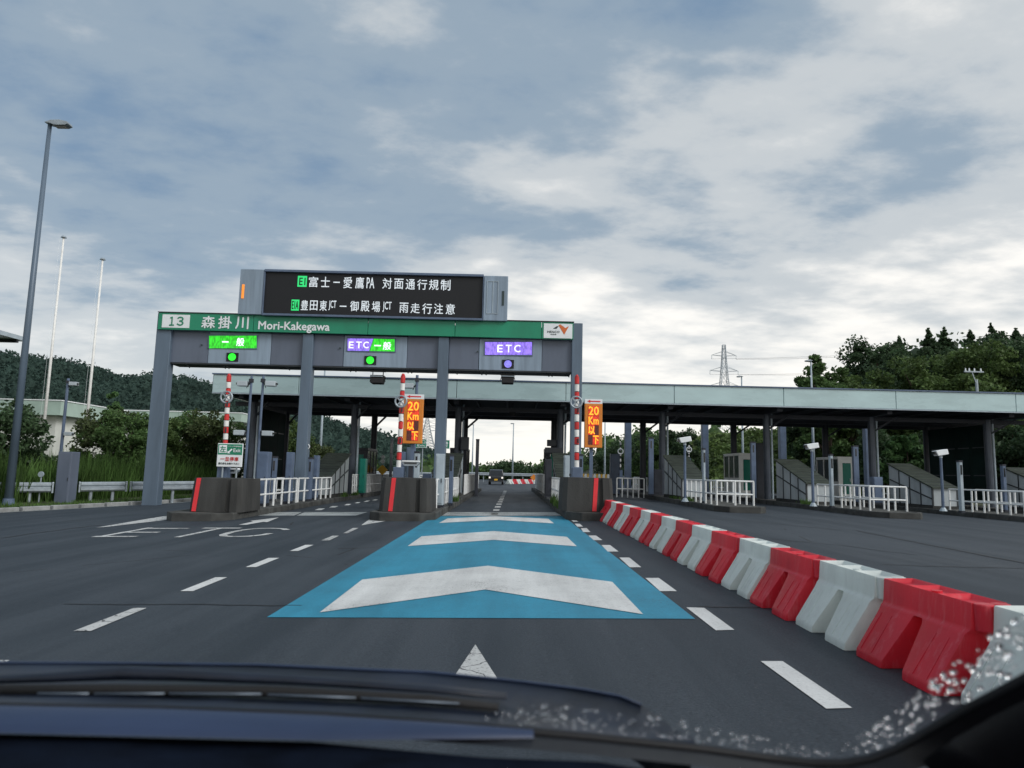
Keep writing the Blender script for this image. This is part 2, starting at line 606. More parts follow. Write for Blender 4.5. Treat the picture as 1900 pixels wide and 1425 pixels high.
M['steel_pale'] = mat('steel_pale', (0.36, 0.43, 0.48), 0.4, var=0.12, scale=2.5)
M['screen_green'] = mat('screen_green', (0.010, 0.024, 0.022), 0.8, var=0.25, scale=1.2, spec=0.08)
M['galv'] = mat('galvanised', (0.33, 0.38, 0.42), 0.42, metal=0.4, var=0.15, scale=5)
M['rail_white'] = mat('rail_white', (0.72, 0.74, 0.74), 0.42, var=0.1, scale=5)
M['concrete'] = mat('concrete_dirty', (0.040, 0.041, 0.040), 0.85, var=0.4, scale=1.6, stretch=(1.4, 1.4, 0.25), bump=0.3, bscale=25)
M['kerb'] = mat('kerb_concrete', (0.052, 0.054, 0.052), 0.85, var=0.4, scale=2.0, bump=0.3, bscale=25, island=0.25)
M['kerb_pale'] = mat('kerb_pale', (0.24, 0.25, 0.25), 0.85, var=0.3, scale=2.0, bump=0.3, bscale=25, island=0.2)
M['island_top'] = mat('island_top', (0.085, 0.086, 0.08), 0.9, var=0.4, scale=1.1, bump=0.4, bscale=30)
M['booth_white'] = mat('booth_white', (0.74, 0.76, 0.74), 0.4, var=0.06)
M['booth_green'] = mat('booth_green', (0.008, 0.17, 0.125), 0.4, var=0.1)
M['hood_roof'] = mat('hood_roof', (0.035, 0.045, 0.034), 0.6, var=0.3, scale=2)
M['hood_panel'] = mat('hood_panel', (0.40, 0.44, 0.46), 0.35, var=0.2, scale=1.2, stretch=(1, 1, 0.4))
M['camera_box'] = mat('camera_box', (0.42, 0.48, 0.52), 0.4, var=0.1)
M['plastic_red'] = mat('plastic_red', (0.62, 0.028, 0.045), 0.36, var=0.25, scale=2.2, stretch=(1, 1, 0.5), bump=0.08, bscale=18, spec=0.45)
M['plastic_white'] = mat('plastic_white', (0.62, 0.69, 0.68), 0.38, var=0.14, scale=2.2, stretch=(1, 1, 0.5), bump=0.08, bscale=18, spec=0.45)
def plastic(name, col, scuff):
    ma = mat(name, col, 0.36, var=0.12, scale=1.8, stretch=(1, 1, 0.5), bump=0.08, bscale=18, spec=0.45)
    t = ma.node_tree
    b = t.nodes['Principled BSDF']
    src = b.inputs['Base Color'].links[0].from_socket
    geo = N(t, 'ShaderNodeNewGeometry')
    mp = N(t, 'ShaderNodeMapping')
    mp.inputs['Scale'].default_value = (1, 1, 0.16)
    t.links.new(geo.outputs['Position'], mp.inputs[0])
    nz = N(t, 'ShaderNodeTexNoise', i_Scale=16.0, i_Detail=7.0, i_Roughness=0.7)
    t.links.new(mp.outputs[0], nz.inputs['Vector'])
    c = mix(t, ramp(t, nz.outputs[0], [(0.52, (0, 0, 0)), (0.72, (.42, .42, .42))], 'LINEAR'), src, scuff)
    n2_ = N(t, 'ShaderNodeTexNoise', i_Scale=3.0, i_Detail=8.0, i_Roughness=0.7)
    t.links.new(geo.outputs['Position'], n2_.inputs['Vector'])
    c = mix(t, ramp(t, n2_.outputs[0], [(0.55, (0, 0, 0)), (0.75, (.3, .3, .3))], 'LINEAR'), c, tuple(k * .55 for k in col))
    t.links.new(c, b.inputs['Base Color'])
    out = [n for n in t.nodes if n.type == 'OUTPUT_MATERIAL'][0]
    tr = N(t, 'ShaderNodeBsdfTranslucent')
    t.links.new(c, tr.inputs[0])
    mx = N(t, 'ShaderNodeMixShader')
    mx.inputs[0].default_value = 0.28
    t.links.new(b.outputs[0], mx.inputs[1])
    t.links.new(tr.outputs[0], mx.inputs[2])
    t.links.new(mx.outputs[0], out.inputs[0])
    return ma


M['plastic_red'] = plastic('plastic_red', (0.74, 0.035, 0.06), (0.76, 0.24, 0.27))
M['plastic_white'] = plastic('plastic_white', (0.78, 0.84, 0.82), (0.6, 0.64, 0.63))
M['rubber'] = mat('rubber', (0.012, 0.012, 0.013), 0.8)
M['glass_dark'] = mat('glass_dark', (0.015, 0.018, 0.022), 0.08, var=0.1, spec=0.6)
M['earth'] = mat('earth', (0.05, 0.055, 0.03), 0.95, var=0.4, scale=0.3, bump=0.4, bscale=6)
M['lawn'] = mat('verge_soil', (0.045, 0.06, 0.022), 0.95, var=0.45, scale=0.8, bump=0.5, bscale=8)
M['hill_soil'] = mat('hill_soil', (0.012, 0.022, 0.012), 0.95, var=0.3, scale=0.1)
M['bark'] = mat('bark', (0.06, 0.045, 0.033), 0.9, var=0.3, scale=6, bump=0.5, bscale=20)
M['leaf_dark'] = mat('leaf_dark', (0.056, 0.098, 0.046), 0.6, var=0.35, scale=0.6, island=0.45, spec=0.25)
M['leaf_mid'] = mat('leaf_mid', (0.088, 0.155, 0.052), 0.6, var=0.35, scale=0.6, island=0.45, spec=0.25)
M['leaf_olive'] = mat('leaf_olive', (0.092, 0.145, 0.046), 0.6, var=0.35, scale=0.5, island=0.4, spec=0.25)
M['leaf_light'] = mat('leaf_light', (0.10, 0.19, 0.07), 0.6, var=0.3, scale=0.6, island=0.4, spec=0.25)
M['leaf_rust'] = mat('leaf_rust', (0.082, 0.108, 0.044), 0.65, var=0.4, scale=0.8, island=0.45, spec=0.2)
M['leaf_far_hazed'] = mat('leaf_far_hazed', (0.052, 0.088, 0.074), 0.8, var=0.25, scale=0.04, island=0.12, spec=0.1)  # paler and bluer leaf colour: the distance haze is painted in
M['leaf_kudzu'] = mat('leaf_kudzu', (0.13, 0.19, 0.06), 0.6, var=0.4, scale=0.35, island=0.4, spec=0.25)
M['grass'] = mat('grass', (0.088, 0.165, 0.042), 0.7, var=0.4, scale=0.5, island=0.45, spec=0.2)
M['wall_white'] = mat('wall_white', (0.62, 0.64, 0.60), 0.7, var=0.1, scale=1.0)
M['roof_teal'] = mat('roof_teal', (0.38, 0.50, 0.44), 0.45, var=0.12, scale=0.7)
M['yellow'] = mat('yellow', (0.72, 0.42, 0.03), 0.45, var=0.08)
M['car_dark'] = mat('car_dark', (0.015, 0.017, 0.022), 0.25, var=0.1, coat=0.6)
M['tail_red'] = glow('tail_red', (0.8, 0.03, 0.02), 0.7)
M['lamp_white'] = glow('lamp_white', (0.9, 0.85, 0.78), 0.9)
M['dash'] = mat('dash_fabric', (0.003, 0.0055, 0.012), 0.9, var=0.7, scale=6, stretch=(1, 2, 1), bump=0.5, bscale=7, spec=0.06)
M['dash_edge'] = mat('dash_edge', (0.020, 0.035, 0.080), 0.45, var=0.15, scale=4)
M['frit'] = mat('frit_black', (0.004, 0.004, 0.006), 0.5, var=0.3, scale=9)
M['cowl'] = mat('cowl_plastic', (0.006, 0.011, 0.024), 0.42, var=0.6, scale=9, bump=0.25, bscale=22)
M['wiper'] = mat('wiper_black', (0.007, 0.011, 0.022), 0.45, var=0.3, scale=14)
M['wiper_rail'] = mat('wiper_rail', (0.14, 0.17, 0.21), 0.4, var=0.2, scale=10, metal=0.6)
M['bonnet'] = mat('bonnet_paint', (0.02, 0.024, 0.033), 0.2, var=0.1, coat=0.6)


def clear_glass(name):
    ma = bpy.data.materials.new(name)
    ma.use_nodes = True
    t = ma.node_tree
    t.nodes.clear()
    tr = N(t, 'ShaderNodeBsdfTransparent')
    tr.inputs[0].default_value = (1, 1, 1, 1)
    o = N(t, 'ShaderNodeOutputMaterial')
    t.links.new(tr.outputs[0], o.inputs[0])
    return ma


def water_mat():
    ma = bpy.data.materials.new('water_drops')
    ma.use_nodes = True
    b = ma.node_tree.nodes['Principled BSDF']
    b.inputs['Base Color'].default_value = (0.95, 0.97, 1, 1)
    b.inputs['Roughness'].default_value = 0.02
    b.inputs['IOR'].default_value = 1.33
    b.inputs['Transmission Weight'].default_value = 1.0
    return ma


def leafy(ma, amount=0.35):
    t = ma.node_tree
    b = t.nodes['Principled BSDF']
    out = [n for n in t.nodes if n.type == 'OUTPUT_MATERIAL'][0]
    tr = N(t, 'ShaderNodeBsdfTranslucent')
    src = b.inputs['Base Color'].links[0].from_socket
    t.links.new(src, tr.inputs[0])
    mx = N(t, 'ShaderNodeMixShader')
    mx.inputs[0].default_value = amount
    t.links.new(b.outputs[0], mx.inputs[1])
    t.links.new(tr.outputs[0], mx.inputs[2])
    t.links.new(mx.outputs[0], out.inputs[0])


for k_ in ('leaf_dark', 'leaf_mid', 'leaf_olive', 'leaf_light', 'leaf_rust', 'grass', 'leaf_far_hazed', 'leaf_kudzu'):
    leafy(M[k_])
M['windscreen'] = clear_glass('windscreen_glass')
M['water'] = water_mat()

# ------------------------------------------------------------------ the setting: ground, road, markings, hills
FOOT = [(30, 80), (40, 62), (50, 42), (60, 31), (80, 20), (100, 14), (130, 10), (160, 8)]


def interp(tab, x):
    if x <= tab[0][0]:
        return tab[0][1]
    for (a, b), (c, d) in zip(tab, tab[1:]):
        if x <= c:
            return b + (d - b) * (x - a) / (c - a)
    return tab[-1][1]


def bank(x, y):
    d = (x - interp(FOOT, y)) * 0.75
    return 6.8 * smooth(0, 13, d) + 0.05 * max(d - 13, 0) if d > 0 else 0.0


RIDGE = [(at(px, py, 230).x, at(px, py, 230).z) for px, py in
         [(-160, 690), (-60, 678), (0, 674), (60, 664), (100, 668), (150, 680), (200, 690), (240, 703), (285, 716), (330, 707), (352, 703), (385, 714),
          (450, 733), (540, 752), (600, 772), (640, 793), (700, 805), (760, 825), (850, 855), (930, 869)]]
RIDGE.insert(0, (-260, 42))
RIDGE.append((40, 0))


def hill(x, y):
    r = max(interp(RIDGE, x) - 4.6, 0)
    u = smooth(105, 228, y) * (1 - 0.5 * smooth(235, 330, y))
    return r * u


def gz(x, y):
    return max(g(x, y), -5) + bank(x, y) + (hill(x, y) if y > 100 and x < 40 else 0)


gm = MB()
gx = [-2500, -900, -420, -300, -260] + list(range(-240, 41, 8)) + list(range(48, 121, 8)) + [160, 260, 500, 1200, 2500]
gx = sorted(set([-20, -17, -12, -5, 0, 3, 6, 10, 14, 20, 26] + gx))
gy = [-400, -60, -10, 0, 15, 30, 35, 40, 45, 50, 55, 60, 66, 72, 78, 85, 92, 100] + list(range(108, 345, 9)) + [420, 700, 1500, 4000]
vv = [(x, y, gz(x, y) - 0.06 if (abs(x) < 45 and y < 110) else gz(x, y) - 0.06) for y in gy for x in gx]
nx = len(gx)
ff = [(j * nx + i, j * nx + i + 1, (j + 1) * nx + i + 1, (j + 1) * nx + i) for j in range(len(gy) - 1) for i in range(nx - 1)]
gm.add(vv, ff)
ground = tag(gm.build('ground', M['earth'], smooth_shade=True), 'bare earth and verge ground round the toll plaza', 'ground', kind='structure')

LEFT_EDGE = [(-25, -19.5), (8, -18.0), (14, -17.0), (21.7, -15.7), (29, -13.6), (45, -13.2), (62, -15), (95, -26), (130, -48)]
RIGHT_EDGE = [(-25, 31), (45, 31), (55, 27), (70, 20), (95, 14), (130, 8)]
rm = MB()
ys = sorted(set([-25, -10, 0, 8, 14, 18, 21.7, 25, 29, 34, 40, 45, 50, 55, 60, 65, 70, 76, 82, 88, 95, 105, 118, 130]))
NXR = 90
for y in ys:
    a, b = interp(LEFT_EDGE, y), interp(RIGHT_EDGE, y)
    for i in range(NXR + 1):
        x = a + (b - a) * i / NXR
        rm.v.append(Vector((x, y, g(x, y))))
for j in range(len(ys) - 1):
    for i in range(NXR):
        k = j * (NXR + 1) + i
        rm.f.append((k, k + 1, k + NXR + 2, k + NXR + 1))
road = tag(rm.build('road', M['asphalt'], smooth_shade=True), 'dark grey asphalt of the toll plaza', 'road', kind='structure')


def mark(name, pts, m=None, h=0.005):
    """flat road paint from ground points"""
    mb = MB()
    mb.poly([Vector((p[0], p[1], g(p[0], p[1]) + h)) for p in pts])
    me = mb.build(name, m or M['white_paint'], road)
    pl = me.data.polygons[0]
    if pl.normal.z < 0:
        me.data.flip_normals()
    return me


def pmark(name, pix, m=None, h=0.005):
    return mark(name, [gp(*p) for p in pix], m, h)


def c4(*pts):
    return [(p[0] * 0.37895, 880 + p[1] * 0.37895) for p in pts]


def c1(*pts):
    return [(1080 + p[0] * 0.43158, 900 + p[1] * 0.43158) for p in pts]


def c3(*pts):
    return [(480 + p[0] * 0.43158, 930 + p[1] * 0.43158) for p in pts]


# cyan panel on the ETC lane with its three white chevrons
pa, pb, pc_, pd = gp(495, 1146), gp(1290, 1149), gp(1045, 958), gp(805, 958)
mark('cyan_panel', [(pa.x, pa.y), (pb.x, pb.y), (pc_.x, pc_.y), (pd.x, pd.y)], M['cyan_paint'], 0.004)
for ch in (c3((262, 482), (445, 340), (985, 280), (1520, 350), (1653, 490), (975, 383)),
           c3((640, 195), (700, 153), (1010, 130), (1325, 155), (1368, 196), (1012, 168)),
           c3((775, 95), (812, 75), (1018, 66), (1245, 77), (1270, 97), (1030, 82))):
    L = [gp(*p) for p in ch]
    mb = MB()
    pts = [Vector((p.x, p.y, g(p.x, p.y) + 0.009)) for p in L]
    mb.add(pts, [(0, 5, 2, 1), (5, 4, 3, 2)])
    mb.build('chevron', M['white_paint'], road)
pmark('faded_band', [(792, 957.2), (1044, 957.2), (1030, 950.8), (813, 950.5)], M['faded_paint'])
pmark('arrow_head', [(882, 1197), (814, 1300), (952, 1306)], M['worn_paint'])
# lane dashes beside the cyan panel
for i, q in enumerate((((768, 760), (862, 760), (1162, 962), (1050, 965)), ((448, 528), (525, 530), (655, 625), (575, 627)), ((272, 401), (330, 401), (408, 458), (335, 458)),
          ((160, 313), (203, 313), (255, 355), (205, 355)), ((83, 259), (120, 259), (157, 287), (110, 287)), ((27, 218), (60, 218), (88, 238), (50, 238)),
          ((-5, 187), (20, 186), (36, 203), (5, 203)), ((-32, 167), (-10, 167), (4, 179), (-20, 180)), ((-52, 148), (-32, 148), (-16, 158), (-38, 158)))):
    pmark('lane_dash', c1(*q))
for i, q in enumerate((((360, 770), (445, 770), (718, 657), (655, 657)), ((882, 574), (945, 574), (1113, 506), (1055, 506)), ((1202, 456), (1255, 456), (1367, 411), (1315, 411)),
          ((1418, 377), (1460, 377), (1536, 347), (1495, 347)), ((1572, 325), (1612, 325), (1660, 302), (1628, 302)), ((1680, 290), (1702, 290), (1755, 264), (1728, 264)),
          ((1540, 176), (1572, 176), (1592, 168), (1562, 168)), ((1610, 163), (1640, 163), (1657, 156), (1628, 156)), ((1685, 152), (1708, 152), (1720, 146), (1698, 146)),
          ((1735, 142), (1755, 142), (1766, 137), (1748, 137)), ((1780, 135), (1800, 135), (1812, 129), (1794, 129)), ((1820, 128), (1840, 128), (1852, 124), (1834, 124)))):
    pmark('lane_dash', c4(*q), M['worn_paint'] if i in (0, 4, 5) else None)
pmark('lane_dash', [(-60, 1246), (-20, 1246), (18, 1226), (-10, 1226)], M['worn_paint'])
pmark('nose_marking', [(670, 975), (694, 957.5), (763, 957.5), (711, 968)], M['worn_paint'])
pmark('nose_line', c4((470, 262), (535, 257), (830, 222), (1000, 205), (800, 206)), M['worn_paint'])
pmark('stop_band', c4((1140, 203), (1190, 186), (1478, 186), (1440, 203)), M['faded_paint'])
pmark('stop_band', c4((1452, 203), (1492, 186), (1800, 186), (1742, 203)), M['faded_paint'])
pmark('lane_arrow', c4((1168, 248), (1205, 248), (1290, 233), (1308, 235), (1365, 212), (1225, 229), (1240, 232)))


def stroke(name, pix, w, parent=road, m=None):
    """a painted stroke of even width on the road"""
    P = [gp(*p) for p in pix]
    mb = MB()
    L, R = [], []
    for i, p in enumerate(P):
        d = (P[min(i + 1, len(P) - 1)] - P[max(i - 1, 0)])
        d.z = 0
        d.normalize()
        n = Vector((-d.y, d.x, 0)) * w / 2
        for q, side in ((p + n, L), (p - n, R)):
            side.append(Vector((q.x, q.y, g(q.x, q.y) + 0.005)))
    n = len(P)
    mb.add(R + L, [(i, i + 1, n + i + 1, n + i) for i in range(n - 1)])
    return mb.build(name, m or M['white_paint'], parent)


def joined_strokes(name, strokes):
    obs = [stroke(name, *s) for s in strokes]
    mb = MB()
    for k, o in enumerate(obs):
        lift_ = Vector((0, 0, 0.0006 * k))
        mb.add([v.co + lift_ for v in o.data.vertices], [tuple(p.vertices) for p in o.data.polygons])
        bpy.data.objects.remove(o)
    return mb.build(name, M['worn_paint'], road)


joined_strokes('letter', [(c4((478, 308), (738, 262)), 0.12), (c4((700, 266), (925, 266)), 0.20), (c4((590, 285), (778, 285)), 0.20), (c4((458, 306), (668, 306)), 0.20)])
joined_strokes('letter', [(c4((866, 309), (1075, 266)), 0.12), (c4((995, 264.5), (1182, 264.5)), 0.20)])
joined_strokes('letter', [(c4((1405, 273), (1385, 267), (1330, 265), (1265, 266), (1200, 272), (1130, 285), (1092, 297), (1095, 303), (1140, 306), (1220, 304), (1290, 297), (1322, 290)), 0.15)])
# centre dashes of the lane between the islands
for k in range(13):
    y0 = 20.6 + k * 2.15
    x = -0.42 + 0.012 * k
    mark('centre_dash', [(x - 0.1, y0), (x + 0.1, y0), (x + 0.1, y0 + 1.0), (x - 0.1, y0 + 1.0)], M['worn_paint'])
# dark joints and tar seams across the plaza
M['tar'] = mat('tar_seam', (0.012, 0.012, 0.013), 0.6, var=0.3, scale=8)
for pix, w in (([(118, 1121.5), (240, 1122.5), (360, 1122), (470, 1124), (560, 1124)], .022), ([(1296, 1126), (1370, 1128), (1440, 1127), (1520, 1129)], .025), ([(1590, 985), (1680, 1003), (1780, 1022), (1905, 1046)], .05),
               ([(1150, 948), (1270, 958), (1400, 968), (1560, 984)], .05), ([(0, 999), (60, 990), (130, 981), (190, 974)], .06), ([(1640, 1048), (1760, 1052), (1900, 1055)], .03), ([(1430, 1000), (1560, 1012), (1700, 1030)], .03)):
    P_ = []
    for a_, b_ in zip(pix, pix[1:]):
        for u in range(5):
            P_.append((a_[0] + (b_[0] - a_[0]) * u / 5, a_[1] + (b_[1] - a_[1]) * u / 5 + random.uniform(-.5, .5)))
    stroke('tar_seam', P_ + [pix[-1]], w, m=M['tar'])
# white edge line and kerb along the verge
km = MB()
for (y0, x0), (y1, x1) in zip(LEFT_EDGE[1:6], LEFT_EDGE[2:7]):
    km.poly([(x0 + 0.25, y0, g(x0 + .25) + .005), (x0 + 0.42, y0, g(x0 + .42) + .005), (x1 + 0.42, y1, g(x1 + .42) + .005), (x1 + 0.25, y1, g(x1 + .25) + .005)])
km.build('edge_line', M['faded_paint'], road)
verge = tag(MB().build('kerb', M['kerb_pale']), 'low concrete kerb along the grass verge', 'kerb', kind='structure')
ks = None
for (y0, x0), (y1, x1) in zip(LEFT_EDGE[1:6], LEFT_EDGE[2:7]):
    L = math.hypot(x1 - x0, y1 - y0)
    n = max(int(L / 1.0), 1)
    for i in range(n):
        t = (i + 0.5) / n
        if ks is None:
            ks = MB().box(-0.09, 0.09, -0.485, 0.485, -0.2, 0.13).build('kerb_stone', M['kerb_pale'], verge, bevel=0.02, seg=1)
            o = ks
        else:
            o = ks.copy()
            COL.objects.link(o)
            o.parent = verge
        x = x0 + (x1 - x0) * t
        o.location = (x, y0 + (y1 - y0) * t, g(x))
        o.rotation_euler = (0, 0, -math.atan2(x1 - x0, y1 - y0))
# grassy verge
vm = MB()
rows = []
for y, x in [(-25, -19.7), (8, -18.2), (14, -17.2), (21.7, -15.9), (29, -13.8), (45, -13.4)]:
    rows.append([Vector((x - 0.05, y, g(x) + 0.07)), Vector((x - 4, y + 1, g(x) + 0.2)), Vector((x - 12, y + 3, g(x) + 0.25)), Vector((x - 40, y + 8, 0.1))])
vm.v = [p for r in rows for p in r]
vm.f = [(j * 4 + i + 1, j * 4 + i, (j + 1) * 4 + i, (j + 1) * 4 + i + 1) for j in range(len(rows) - 1) for i in range(3)]
tag(vm.build('verge_ground', M['lawn'], smooth_shade=True), 'weedy soil of the roadside verge', 'verge', kind='structure')

# ------------------------------------------------------------------ islands
IX = {'A': -7.9, 'B': -2.72, 'C': 2.32, 'D': 7.6, 'E': 12.75, 'F': 17.95, 'G': 23.3}
WHERE = {'A': 'the island with the green stop sign', 'B': 'the island between the two ETC lanes', 'C': 'the island at the end of the barrier row',
         'D': 'the first island beyond the barrier row', 'E': 'the second island beyond the barrier row', 'F': 'the third island beyond the barrier row',
         'G': 'the outermost island under the canopy'}
IH_ = 0.2
stone = None
for k, X in IX.items():
    y0 = 18.0 if k in 'ABC' else 23.2
    y1, hw = 48.0, 0.85
    zb = g(X)
    root = tag(MB().build('island', M['island_top']), 'raised concrete traffic island, ' + WHERE[k], 'traffic island', 'toll islands', kind='structure')
    im = MB()
    pl = [Vector((X - hw + .14, y1, zb)), Vector((X - hw + .14, y0 + 0.55, zb)), Vector((X - hw + .3, y0 + 0.16, zb)), Vector((X + hw - .3, y0 + 0.16, zb)), Vector((X + hw - .14, y0 + 0.55, zb)), Vector((X + hw - .14, y1, zb))]
    n = len(pl)
    im.add([p - Vector((0, 0, 0.2)) for p in pl] + [p + Vector((0, 0, IH_ - 0.02)) for p in pl],
           [tuple(range(n, 2 * n))] + [(i, (i + 1) % n, n + (i + 1) % n, n + i) for i in range(n)])
    im.build('island_slab', M['island_top'], root)
    im = MB().box(X - hw + .34, X + hw - .34, y0, y0 + .15, zb - .3, zb + IH_)
    im.build('kerb_stone', M['kerb'], root, bevel=0.03)
    for sx in (-1, 1):
        a, b = Vector((X + sx * (hw - .34), y0 + .02, zb)), Vector((X + sx * hw, y0 + .5, zb))
        c = Vector((X + sx * (hw - .15), y0 + .56, zb))
        d = Vector((X + sx * (hw - .4), y0 + .14, zb))
        im = MB().prism([p - Vector((0, 0, .3)) for p in (a, b, c, d)], (0, 0, .3 + IH_ - .002))
        im.build('kerb_stone', M['kerb'], root, bevel=0.02)
        yy = y0 + 0.52
        while yy < y1:
            if stone is None:
                stone = MB().box(-0.075, 0.075, 0.006, 0.954, -0.3, IH_).build('kerb_stone', M['kerb'], root, bevel=0.025, seg=1)
                o = stone
            else:
                o = stone.copy()
                COL.objects.link(o)
                o.parent = root
            o.location = (X + sx * (hw - .075), yy, zb + random.uniform(-.008, .008))
            o.rotation_euler = (0, 0, random.uniform(-.006, .006))
            yy += 0.96


def top(k):
    return g(IX[k]) + IH_


# concrete impact blocks with a red strip
for k, sx, lab in (('A', -8.16, 'stained concrete block with red strip below the green stop sign'),
                   ('B', -3.06, 'stained concrete block with red strip between the two ETC lanes'),
                   ('C', 2.24, 'stained concrete block with red strip at the end of the barrier row')):
    X, z = {'A': -7.66, 'B': -2.72, 'C': 2.06}[k], top(k)
    t = thing('impact_block', lab, 'concrete block', (X, 19.6, z), 'impact blocks on the island noses')
    hw, y0, y1, h = 0.68, 18.75, 20.25, 0.86
    def plan(s, zz, dy):
        c = [(-hw, y1), (-hw, y0 + .12), (-hw + .12, y0), (0.28, y0), (0.28, y0 + .07), (0.40, y0 + .07), (0.40, y0), (hw - .1, y0), (hw, y0 + .12), (hw, y1)]
        return [Vector((X + a * s, (b + dy if b < 19.5 else b), zz)) for a, b in c]
    MB().loft([plan(1.0, z - .01, 0.0), plan(0.96, z + h * .75, 0.05), plan(0.93, z + h, 0.07)]).build('block', M['concrete'], t)
    p0, p1 = Vector((sx - .02, y0 - .012, z + .0)), Vector((sx + .03, y0 + .056, z + h - .004))
    MB().prism([p0 + Vector((-.055, 0, 0)), p0 + Vector((.055, 0, 0)), p1 + Vector((.055, 0, 0)), p1 + Vector((-.055, 0, 0))], (0, 0.02, 0)).build('reflective_strip', M['strip_red'], t)

# ------------------------------------------------------------------ front gantry
GY = 26.7
gb = at(950, 687.5, GY).z
gmid = at(950, 628, GY).z
gt = at(950, 596.5, GY).z
PX = [xz(288, GY, 740) + .1, xz(561, GY), xz(817, GY), xz(1069, GY)]
gan = thing('toll_gantry', 'long grey toll gantry with green name board reading 13 森掛川 Mori-Kakegawa', 'gantry', (PX[1], GY, top('A')))
for i, x in enumerate(PX):
    zb = g(x) - 0.1 if i == 0 else g(x) + IH_ - .01
    w = 0.28 if i == 0 else 0.2
    MB().box(x - w, x + w, GY, GY + 0.42, zb, (gt if i in (0, 3) else gmid - .02)).build('post', M['gantry'], gan, bevel=0.015, seg=1)
    MB().box(x - .34, x + .34, GY - .14, GY + .56, zb, zb + .05).build('base_plate', M['gantry'], gan)
x0, x1 = PX[0] + .2, PX[3] - .2
MB().box(x0, x1, GY + 0.52, GY + 1.05, gb + .1, gt - .1).build('truss_box', M['steel_dark'], gan)
MB().box(x0, x1, GY + 0.14, GY + 1.1, gb - 0.03, gb + .012).build('bottom_tray', M['trim_dark'], gan)
for px in (330, 398, 405, 520, 636, 646, 745, 752, 838, 885, 893, 1012, 1018, 1050):
    x = xz(px, GY)
    MB().bar((x, GY + .2, gb - .02), (x + .12, GY + .3, gb - .16), .03).build('tray_bracket', M['trim_dark'], gan)
SEGS = [(292, 372), (490, 551), (570, 628), (748, 808), (827, 884), (1003, 1060)]
LANE = [(372, 490), (628, 748), (884, 1003)]
for a, b in SEGS:
    MB().box(xz(a, GY) + .006, xz(b, GY) - .006, GY + .15, GY + .5, gb + .02, gmid + .03).build('cladding_panel', M['gantry_panel'], gan, bevel=.01, seg=1)
# green boards
cuts = [295, 472, 684, 845, 1005, 1064]
for a, b in zip(cuts, cuts[1:]):
    MB().box(xz(a, GY, 600) + .008, xz(b, GY, 600) - .008, GY - .10, GY - .02, gmid, gt).build('name_board', M['sign_green'], gan, bevel=.008, seg=1)
MB().box(xz(294, GY, 600), xz(1065, GY, 600), GY - .13, GY - .0, gt, gt + .03).build('board_cap', M['trim_dark'], gan)
YB = GY - .112
def c5(x, y):
    return 280 + x * .22460, 480 + y * .22456
def c6(x, y):
    return 680 + x * .22460, 480 + y * .22456
MB().prect(*c5(93, 462), *c5(320, 570), YB, .01).build('number_plate', M['sign_white'], gan)
for s_, a_, b_ in (('１', 155, 192), ('３', 216, 270)):
    MB().ptext(s_, *c5(a_, 480), *c5(b_, 552), YB - .006, bold=.03).build('numeral', M['sign_green'], gan)
lt = MB()
for s, a, b, y0_, y1_ in (('森', 420, 530, 475, 573), ('掛', 558, 668, 477, 577), ('川', 700, 806, 480, 580)):
    lt.ptext(s, *c5(a, y0_), *c5(b, y1_), YB, bold=.022)
lt.build('lettering', M['sign_white'], gan)
MB().ptext('Mori-Kakegawa', *c5(888, 523), *c5(1476, 610), YB, bold=.025).build('lettering', M['sign_white'], gan)
MB().prect(1009, 600.5, 1062, 627.5, YB, .01).build('logo_plate', M['sign_white'], gan)
def lg(x, y):
    return 1000 + x * 90 / 1900, 590 + y * 90 / 1900
def logo(pts, m_, name):
    MB().poly([at(*lg(*p), YB - .006) for p in reversed(pts)]).build(name, m_, gan)
logo([(545, 420), (690, 425), (770, 320), (700, 315)], M['dark_text'], 'logo_mark')
logo([(760, 290), (830, 245), (900, 290), (1040, 395), (1150, 325), (1165, 340), (990, 655), (800, 345)], M['orange_logo'], 'logo_mark')
MB().ptext('NEXCO', *lg(335, 500), *lg(805, 580), YB - .006).build('logo_lettering', M['dark_text'], gan)
MB().ptext('中日本', *lg(455, 615), *lg(685, 665), YB - .006, .012).build('logo_lettering', M['dark_text'], gan)

# lane signs hung in the gantry
def lane_sign(i, label, led, lamp_px, lampm, halves):
    a, b = LANE[i]
    X = (xz(a, GY) + xz(b, GY)) / 2
    t = thing('lane_sign', label, 'lane sign', (X, GY + .2, gb), 'lit lane signs on the gantry')
    MB().box(xz(a, GY) + .006, xz(b, GY) - .006, GY + .13, GY + .5, gb + .015, gmid - .01).build('housing', M['lane_panel'], t, bevel=.012, seg=1)
    YL = GY + .125
    MB().prect(led[0] - 1.5, led[1] - 1.5, led[2] + 1.5, led[3] + 1.5, YL - .02, .03).build('screen_frame', M['steel_blue'], t)
    for kind, pts in halves:
        q = [at(*p, YL - .03) for p in pts]
        MB().prism(list(reversed(q)), (0, .02, 0)).build('led_panel', kind, t)
    cx_, cy_ = lamp_px
    MB().prect(cx_ - 11, cy_ - 8, cx_ + 11, cy_ + 8, YL - .02, .03).build('signal_box', M['led_black'], t)
    c = at(cx_, cy_, YL)
    MB().cyl((c.x, YL - .035, c.z), (c.x, YL, c.z), .145, n=24).build('signal_lamp', lampm, t)
    # visor
    MB().loft([[Vector((c.x + .165 * math.cos(u), yv, c.z + .165 * math.sin(u))) for u in [rad(20 + 7 * q_) for q_ in range(21)]] for yv in (YL - .1, YL)], closed=False).build('visor', M['led_black'], t)
    p = at(led[0] - 14, (led[1] + led[3]) / 2 + 6, YL)
    MB().cyl((p.x, YL - .03, p.z), (p.x, YL + .01, p.z), .03).build('photocell', M['dark_text'], t)
    return t, YL - .036


